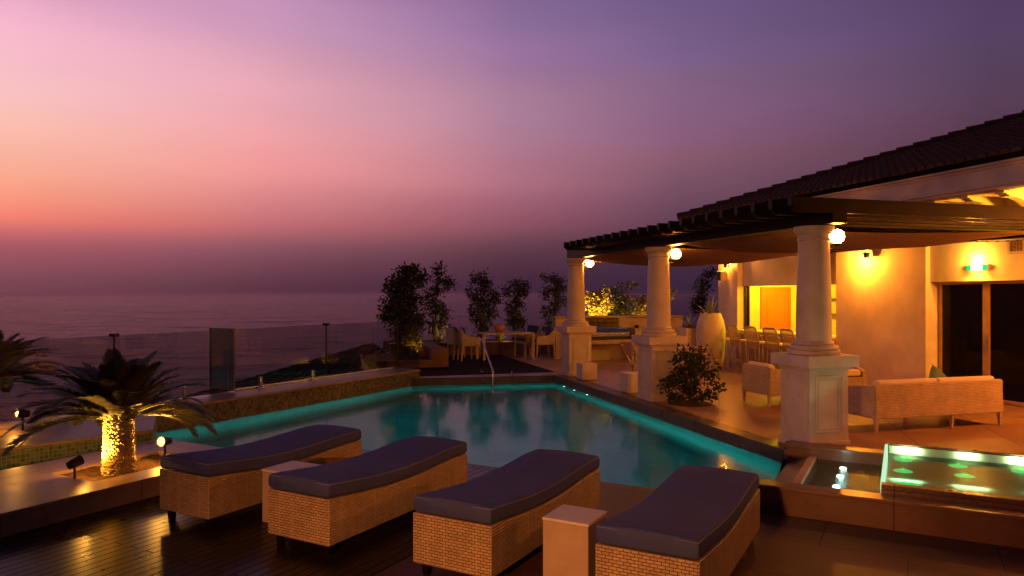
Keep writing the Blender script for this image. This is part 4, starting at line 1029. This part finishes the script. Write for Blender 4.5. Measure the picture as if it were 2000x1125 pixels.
def tree_px(name, lab, cat, px, Y, zbase, blobs_px, leafm='leaf', L=.11, w=.05, rad=.035, group='trees round the far deck', lean=0):
    b0 = T(px, Y); b0.z = zbase; blobs = []; zt_ = 0
    for (bx, by, rx, rz_, n) in blobs_px:
        c = T(bx, Y); c.z = Zy(by, Y); k_ = Y/F; blobs.append((tuple(c-b0), (rx*k_, rx*k_*.8, rz_*k_), int(n*1.7))); zt_ = max(zt_, c.z-zbase)
    tp = [(0,0,-.05)]+[(random.uniform(-.04,.04)+lean*q, random.uniform(-.04,.04), zt_*q) for q in (.25,.5,.75,.95)]
    return tree(name, lab, cat, b0, tp, blobs, L, w, leafm, group, rad)
tree_px('tree', 'big dense dark tree at the left end of the far deck, by the glass fence', 'tree', 792, 19.4, .30,
        [(800,535,24,18,420),(780,560,28,24,520),(800,590,30,26,560),(775,612,30,26,480),(800,635,30,25,420),(790,655,26,20,260),(822,545,12,14,120),(757,610,14,24,160)], 'leaf', .12, .055, .05)
tree_px('tree', 'thin open dark tree just right of the big dense one', 'tree', 852, 21.4, .49,
        [(858,530,12,10,70),(862,550,18,14,130),(848,570,14,14,100),(880,555,12,10,60),(850,600,20,18,170),(868,612,16,12,90),(856,638,22,18,200),(840,585,12,12,60)], 'leaf', .12, .055)
tree_px('tree', 'dark slender tree behind the left end of the far dining table', 'tree', 940, 21.8, .49,
        [(938,545,22,10,150),(948,562,20,16,190),(925,580,18,18,170),(950,590,20,16,190),(968,575,10,18,90),(935,610,24,18,240),(960,612,16,14,130),(940,635,22,16,220)], 'leaf', .11, .05)
tree_px('tree', 'dark slender tree behind the middle of the far dining table', 'tree', 1006, 21.9, .49,
        [(1008,556,20,10,130),(990,568,10,12,70),(1012,578,18,16,190),(1005,602,18,18,220),(1022,570,8,16,70),(1005,628,20,16,220),(1025,630,14,10,90)], 'leaf', .11, .05)
tree_px('tree', 'dark tree lit from below, beside the farthest column', 'tree', 1084, 22.2, .49,
        [(1080,545,20,9,150),(1092,560,18,16,190),(1070,570,14,14,120),(1090,588,18,18,200),(1078,612,20,18,210),(1095,632,18,18,200),(1072,640,16,14,150)], 'leaf', .10, .045)
# brightly lit shrubs beyond the parapet
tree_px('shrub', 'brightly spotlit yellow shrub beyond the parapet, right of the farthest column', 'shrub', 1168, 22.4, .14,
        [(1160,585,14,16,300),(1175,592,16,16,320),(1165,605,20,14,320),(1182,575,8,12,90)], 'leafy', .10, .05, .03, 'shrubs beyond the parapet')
tree_px('shrub', 'taller half lit shrub beyond the parapet, between the two far columns', 'shrub', 1208, 22.6, .14,
        [(1205,570,14,14,180),(1215,592,18,16,260),(1200,602,16,14,200),(1232,560,10,8,50),(1225,605,14,12,150)], 'leaf', .10, .05, .03, 'shrubs beyond the parapet')
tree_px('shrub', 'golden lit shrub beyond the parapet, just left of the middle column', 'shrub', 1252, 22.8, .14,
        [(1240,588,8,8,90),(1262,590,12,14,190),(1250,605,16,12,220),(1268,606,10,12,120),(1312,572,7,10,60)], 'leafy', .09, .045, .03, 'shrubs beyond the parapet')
tree_px('tree', 'wispy tall tree beyond the parapet, above the white pot', 'tree', 1372, 22.0, .14,
        [(1382,535,14,8,70),(1372,560,16,16,170),(1368,585,16,16,190),(1362,602,16,12,170),(1392,530,7,5,30)], 'leaf', .10, .05, .03, 'shrubs beyond the parapet')
tree_px('shrub', 'lit bushy plant in the corner planter, under the big dense tree', 'shrub', 808, 18.6, .30,
        [(806,648,16,14,240),(815,668,16,12,200),(795,665,12,12,130)], 'leafy', .07, .03, .02, 'low plants round the far deck')
for px, Y, z, n, L_, lab in ((856,21.1,.49,30,.62,'spiky agave right of the corner planter, left of the dining chairs'),(974,21.6,.49,28,.52,'pale spiky agave seen under and behind the far dining table'),
      (1012,21.7,.49,24,.56,'spiky agave behind the right half of the far dining table'),(1092,22.2,.49,26,.55,'spotlit spiky agave at the foot of the tree beside the farthest column'),(806,18.2,.30,24,.42,'dark spiky agave at the front of the corner planter'),(893,21.5,.49,20,.42,'small spotlit agave behind the left dining chairs')):
    p_ = T(px, Y); agave(lab, (p_.x, p_.y, z), n, L_, .030, 'agaves round the far deck')
o = MB().ball((0,0,.12), .13).build('terracotta_ball', M['terracotta'], None, smooth=True, loc=T(826,18.3)+Vector((0,0,.30))); tag(o, 'round terracotta ball lamp base in the corner planter', 'ornament')
# small uplights among the plants
def uplight(px, Y, z, aim, power, lab, col=YEL, size=110):
    p_ = T(px, Y)+Vector((0,0,z))
    lp_, d_ = garden_spot(lab, p_, aim, .10, True, hs=.9, group='small uplights among the plants'); spot(lp_, aim, power, col, size, .7)
uplight(815,18.35,.30, T(803,18.7)+Vector((0,0,1.2)), 28, 'small uplight under the bushy plant in the corner planter')
uplight(890,21.05,.53, T(858,21.3)+Vector((0,0,.85)), 30, 'small uplight at the foot of the thin open tree')
uplight(1003,21.36,.53, T(972,21.7)+Vector((0,0,.70)), 14, 'small uplight beneath the agave behind the dining table')
uplight(1114,22.0,.53, T(1088,22.2)+Vector((0,0,.95)), 70, 'small uplight at the foot of the tree beside the farthest column')
uplight(1164,21.6,FL, T(1165,22.5)+Vector((0,0,1.9)), 2600, 'strong uplight below the bright yellow shrub', size=50)
uplight(1262,21.9,FL, T(1256,22.8)+Vector((0,0,1.8)), 420, 'uplight below the golden shrub near the middle column')

# ------------------------------------------------------------------ fountain basin and cascade at the right
RB = Vector((3.174,8.23,0)); RZ = .253
M['rim'] = brickmat('reddish rim stone', (.15,.060,.040), (.115,.046,.030), (.04,.016,.011), 1.1, 3, .005, 0, .3, .3, .4, 3)
t = thing('fountain_basin', 'low red stone fountain basin with three bright lights under its water', 'fountain', RB, -TB)
m = MB(); m.add([(0,-2.08,-.35),(0,0,-.35),(.24,0,-.35),(.24,-2.08,-.35),(0,-2.08,.03),(0,0,.03),(.24,0,.15),(.24,-2.08,.15)], [(0,1,2,3),(7,6,5,4),(4,5,1,0),(6,7,3,2),(5,6,2,1),(7,4,0,3)]); m.box(.0,8,-2.08,-1.92,-.02,RZ-.035); m.box(.0,1.0,-.16,0,-.02,RZ-.035); m.build('wall', M['rim'], t)
m = MB(); m.box(-.03,8,-2.11,-1.90,RZ-.033,RZ); m.box(-.03,.99,-.19,.03,RZ-.033,RZ); m.build('coping', M['rim'], t, bevel=.006)
MB().box(.242,.32,-1.918,-.162,.0,.165).build('inner_step', M['coping'], t, bevel=.005)
MB().box(.06,1.0,-1.918,-.162,-.02,.0).build('basin_floor', mat('basin pebbles', (.10,.075,.04), .6, .6, 40, .8, 60), t)
MB().add([(.32,-1.9,.125),(.985,-1.9,.125),(.985,-.19,.125),(.32,-.19,.125)], [(0,1,2,3)]).build('water', M['water2'], t, uv=False)
def ledbar(x, y, z, way, pw, col, sx_=.16, sy_=.02):
    l = bpy.data.lights.new('led_light', 'AREA'); l.shape = 'RECTANGLE'; l.size = sx_; l.size_y = sy_; l.energy = pw; l.color = col
    o = bpy.data.objects.new('led_light', l); COL.objects.link(o)
    zz = -B if way == 'back' else Vector((0,0,1)); xx = BP; yy = zz.cross(xx)
    o.matrix_world = Matrix.Translation(RB+BP*x+B*y+Vector((0,0,z))) @ Matrix((xx,yy,zz)).transposed().to_4x4()
wl = emit('underwater white lens', (.75,1,.9), 9)
def wp(x, y, z): return RB+BP*x+B*y+Vector((0,0,z))
for y in (-.40,-.78,-1.22):
    MB().lathe([(.034,.09),(.030,.108),(.001,.112)], 16, (.60,y,0), cap=False).build('water_light', wl, t, smooth=True)
    point(wp(.60,y,.20), .55, (.6,1,.8), .03)
t = thing('cascade_trough', 'raised stone water trough glowing green and white, spilling into the basin', 'fountain', RB, -TB)
m = MB(); m.box(1.0,8,-1.86,-1.76,RZ+.002,.318); m.box(1.02,8,-.335,-.27,-.02,.395); m.box(1.0,8,-1.898,-1.865,.0,.285)
m.build('wall', M['rim'], t, bevel=.005)
m = MB(); m.box(1.03,8,-.352,-.337,.06,.375); m.box(1.03,8,-1.757,-.353,.03,.262); m.build('lining', mat('pale lining', (.36,.40,.32), .5, .25, 3), t)
MB().box(1.0,8,-.268,.03,-.02,FL+.004).build('paving', M['stone'], t)
m = MB(); m.profile_x([(-1.757,.02),(-.337,.02),(-.337,.385),(-1.757,.315)], .992, 1.02); m.build('weir_glass', emit('lit weir glass', (.62,1,.60), .9), t)
MB().add([(1.025,-1.757,.298),(7.9,-1.757,.298),(7.9,-.353,.298),(1.025,-.353,.298)], [(0,1,2,3)]).build('water', M['water3'], t, uv=False)
gl_ = emit('green underwater lens', (.01,.9,.22), .9)
for x, y in ((1.16,-.47),(1.63,-.50),(1.16,-.99),(1.66,-.92),(2.14,-.49),(1.20,-1.52),(2.2,-1.0),(2.65,-.5),(2.7,-1.0)):
    MB().lathe([(.085,.264),(.065,.270),(.001,.273)], 20, (x,y,0), cap=False).build('water_light', gl_, t, smooth=True)
    point(wp(x,y,.29), .16, (.02,1,.22), .03)
for x in (1.19,1.68,2.2,2.75):
    ledbar(x, -1.36, .294, 'down', .9, (.45,1,.55), .24, .04)  # unseen bars added under the surface to make pale glow patches on the lining
for x, pw in ((1.20,1.9),(1.72,.8),(2.16,2.0),(2.7,1.0),(3.2,1.9)): ledbar(x, -.405, .345, 'back', pw, (.74,1,.50))

# ------------------------------------------------------------------ lamps that light the place
TEAL = (.012,.72,.70)
def poolamp(loc, pw, aim=None): spot(loc, aim or (Vector(loc)-Vector((0,0,1))), pw, TEAL, 98, .5, .06, 'pool_light')
pl = thing('pool_light', 'row of tiny underwater lights at the far right corner of the pool', 'pool light', (0,0,0))
for s_ in (7.2,6.6,5.9):
    q_ = pa(-.515, s_, -.10); MB().ball(tuple(q_), .022, 10, 6).build('lens', emit('pool light lens', (.5,1,.9), 6), pl, smooth=True, uv=False)
W0 = Vector((P3.x,P3.y,0))
def strip(p, q, off, pw):               # unseen strip light added under water to wash the wall from p to q
    p = Vector(p); q = Vector(q); d = (q-p); L_ = d.length; d.normalize(); n = off.normalized()
    l = bpy.data.lights.new('pool_light', 'AREA'); l.shape = 'RECTANGLE'; l.size = L_; l.size_y = .05; l.energy = pw; l.color = TEAL; l.spread = R(105)
    o = bpy.data.objects.new('pool_light', l); COL.objects.link(o)
    o.location = (p+q)/2+off+Vector((0,0,-.34))
    z = (off.normalized()+Vector((0,0,.02))).normalized(); x = d; y = z.cross(x)
    o.matrix_world = Matrix.Translation(o.location) @ Matrix((x,y,z)).transposed().to_4x4()
strip(W0-B*9, W0-B*.1, BP*.8, 19)
P1v = Vector((P1.x,P1.y,0)); P2v = Vector((P2.x,P2.y,0))
strip(P1v+(P2v-P1v)*.02, P1v.lerp(P2v,.55), -AP*.8, 19); strip(P1v.lerp(P2v,.55), P2v, -AP*.8, 10)
strip(P2v-AP*.1, W0+AP*.3, -A*.8, 7)
l = bpy.data.lights.new('pool_light', 'AREA'); l.shape = 'RECTANGLE'; l.size = 5; l.size_y = 7; l.energy = 44; l.color = (.012,.66,.78)  # unseen panel added just under the surface for a teal glow on the floor
o = bpy.data.objects.new('pool_light', l); COL.objects.link(o); o.location = (.1,11.2,-.12); o.rotation_euler.z = TA
l = bpy.data.lights.new('pool_light', 'AREA'); l.shape = 'RECTANGLE'; l.size = 1.8; l.size_y = 7; l.energy = 17; l.color = (.012,.66,.78)  # second unseen panel, added to brighten the water along the left wall
o = bpy.data.objects.new('pool_light', l); COL.objects.link(o); o.location = W0-B*4.6+BP*1.15+Vector((0,0,-.12)); o.rotation_euler.z = -TB
# bar room
point(pa(6.3,6.9,2.32), 215, (1,.56,.012), .12, 'bar_light'); point(pa(6.2,8.5,2.30), 115, (1,.60,.008), .12, 'bar_light')
# wall spots
point(pa(4.66,4.52,2.66), 170, (1,.30,.022), .04); point(pa(4.77,9.35,2.78), 85, (1,.32,.025), .04)
# exit-sign lamp
point(pa(4.90,2.15,2.50), 55, (1,.42,.035), .03); point(pa(4.90,2.15,2.27), 8, (1,.45,.04), .03)
# upper wall lamp and terrace wall lamps (just out of view to the right)
point(pa(4.75,.55,3.20), 150, (1,.42,.025), .06); point(pa(4.6,-1.2,2.45), 560, (1,.27,.03), .09)
# lamp on the wall behind the camera that lights the loungers' foot ends
spot((-2.0,-1.0,1.7), (-.15,4.7,.20), 1500, (1,.34,.07), 66, 1.0, .08, 'garden_lamp')

# ------------------------------------------------------------------ dusk haze over the sea
k = NT('haze'); k.n.clear(); k.out = k.n.new('ShaderNodeOutputMaterial'); v = k.node('ShaderNodeVolumePrincipled')
v.inputs['Color'].default_value = (.78,.54,.64,1); v.inputs['Density'].default_value = .00022; v.inputs['Anisotropy'].default_value = .72
k.link(v.outputs[0], k.out.inputs['Volume'])
hb = MB().box(-24000,24000,-290,30000,-14,8.5).build('haze', k.m, uv=False); struct(hb, 'stuff'); hb.display_type = 'WIRE'
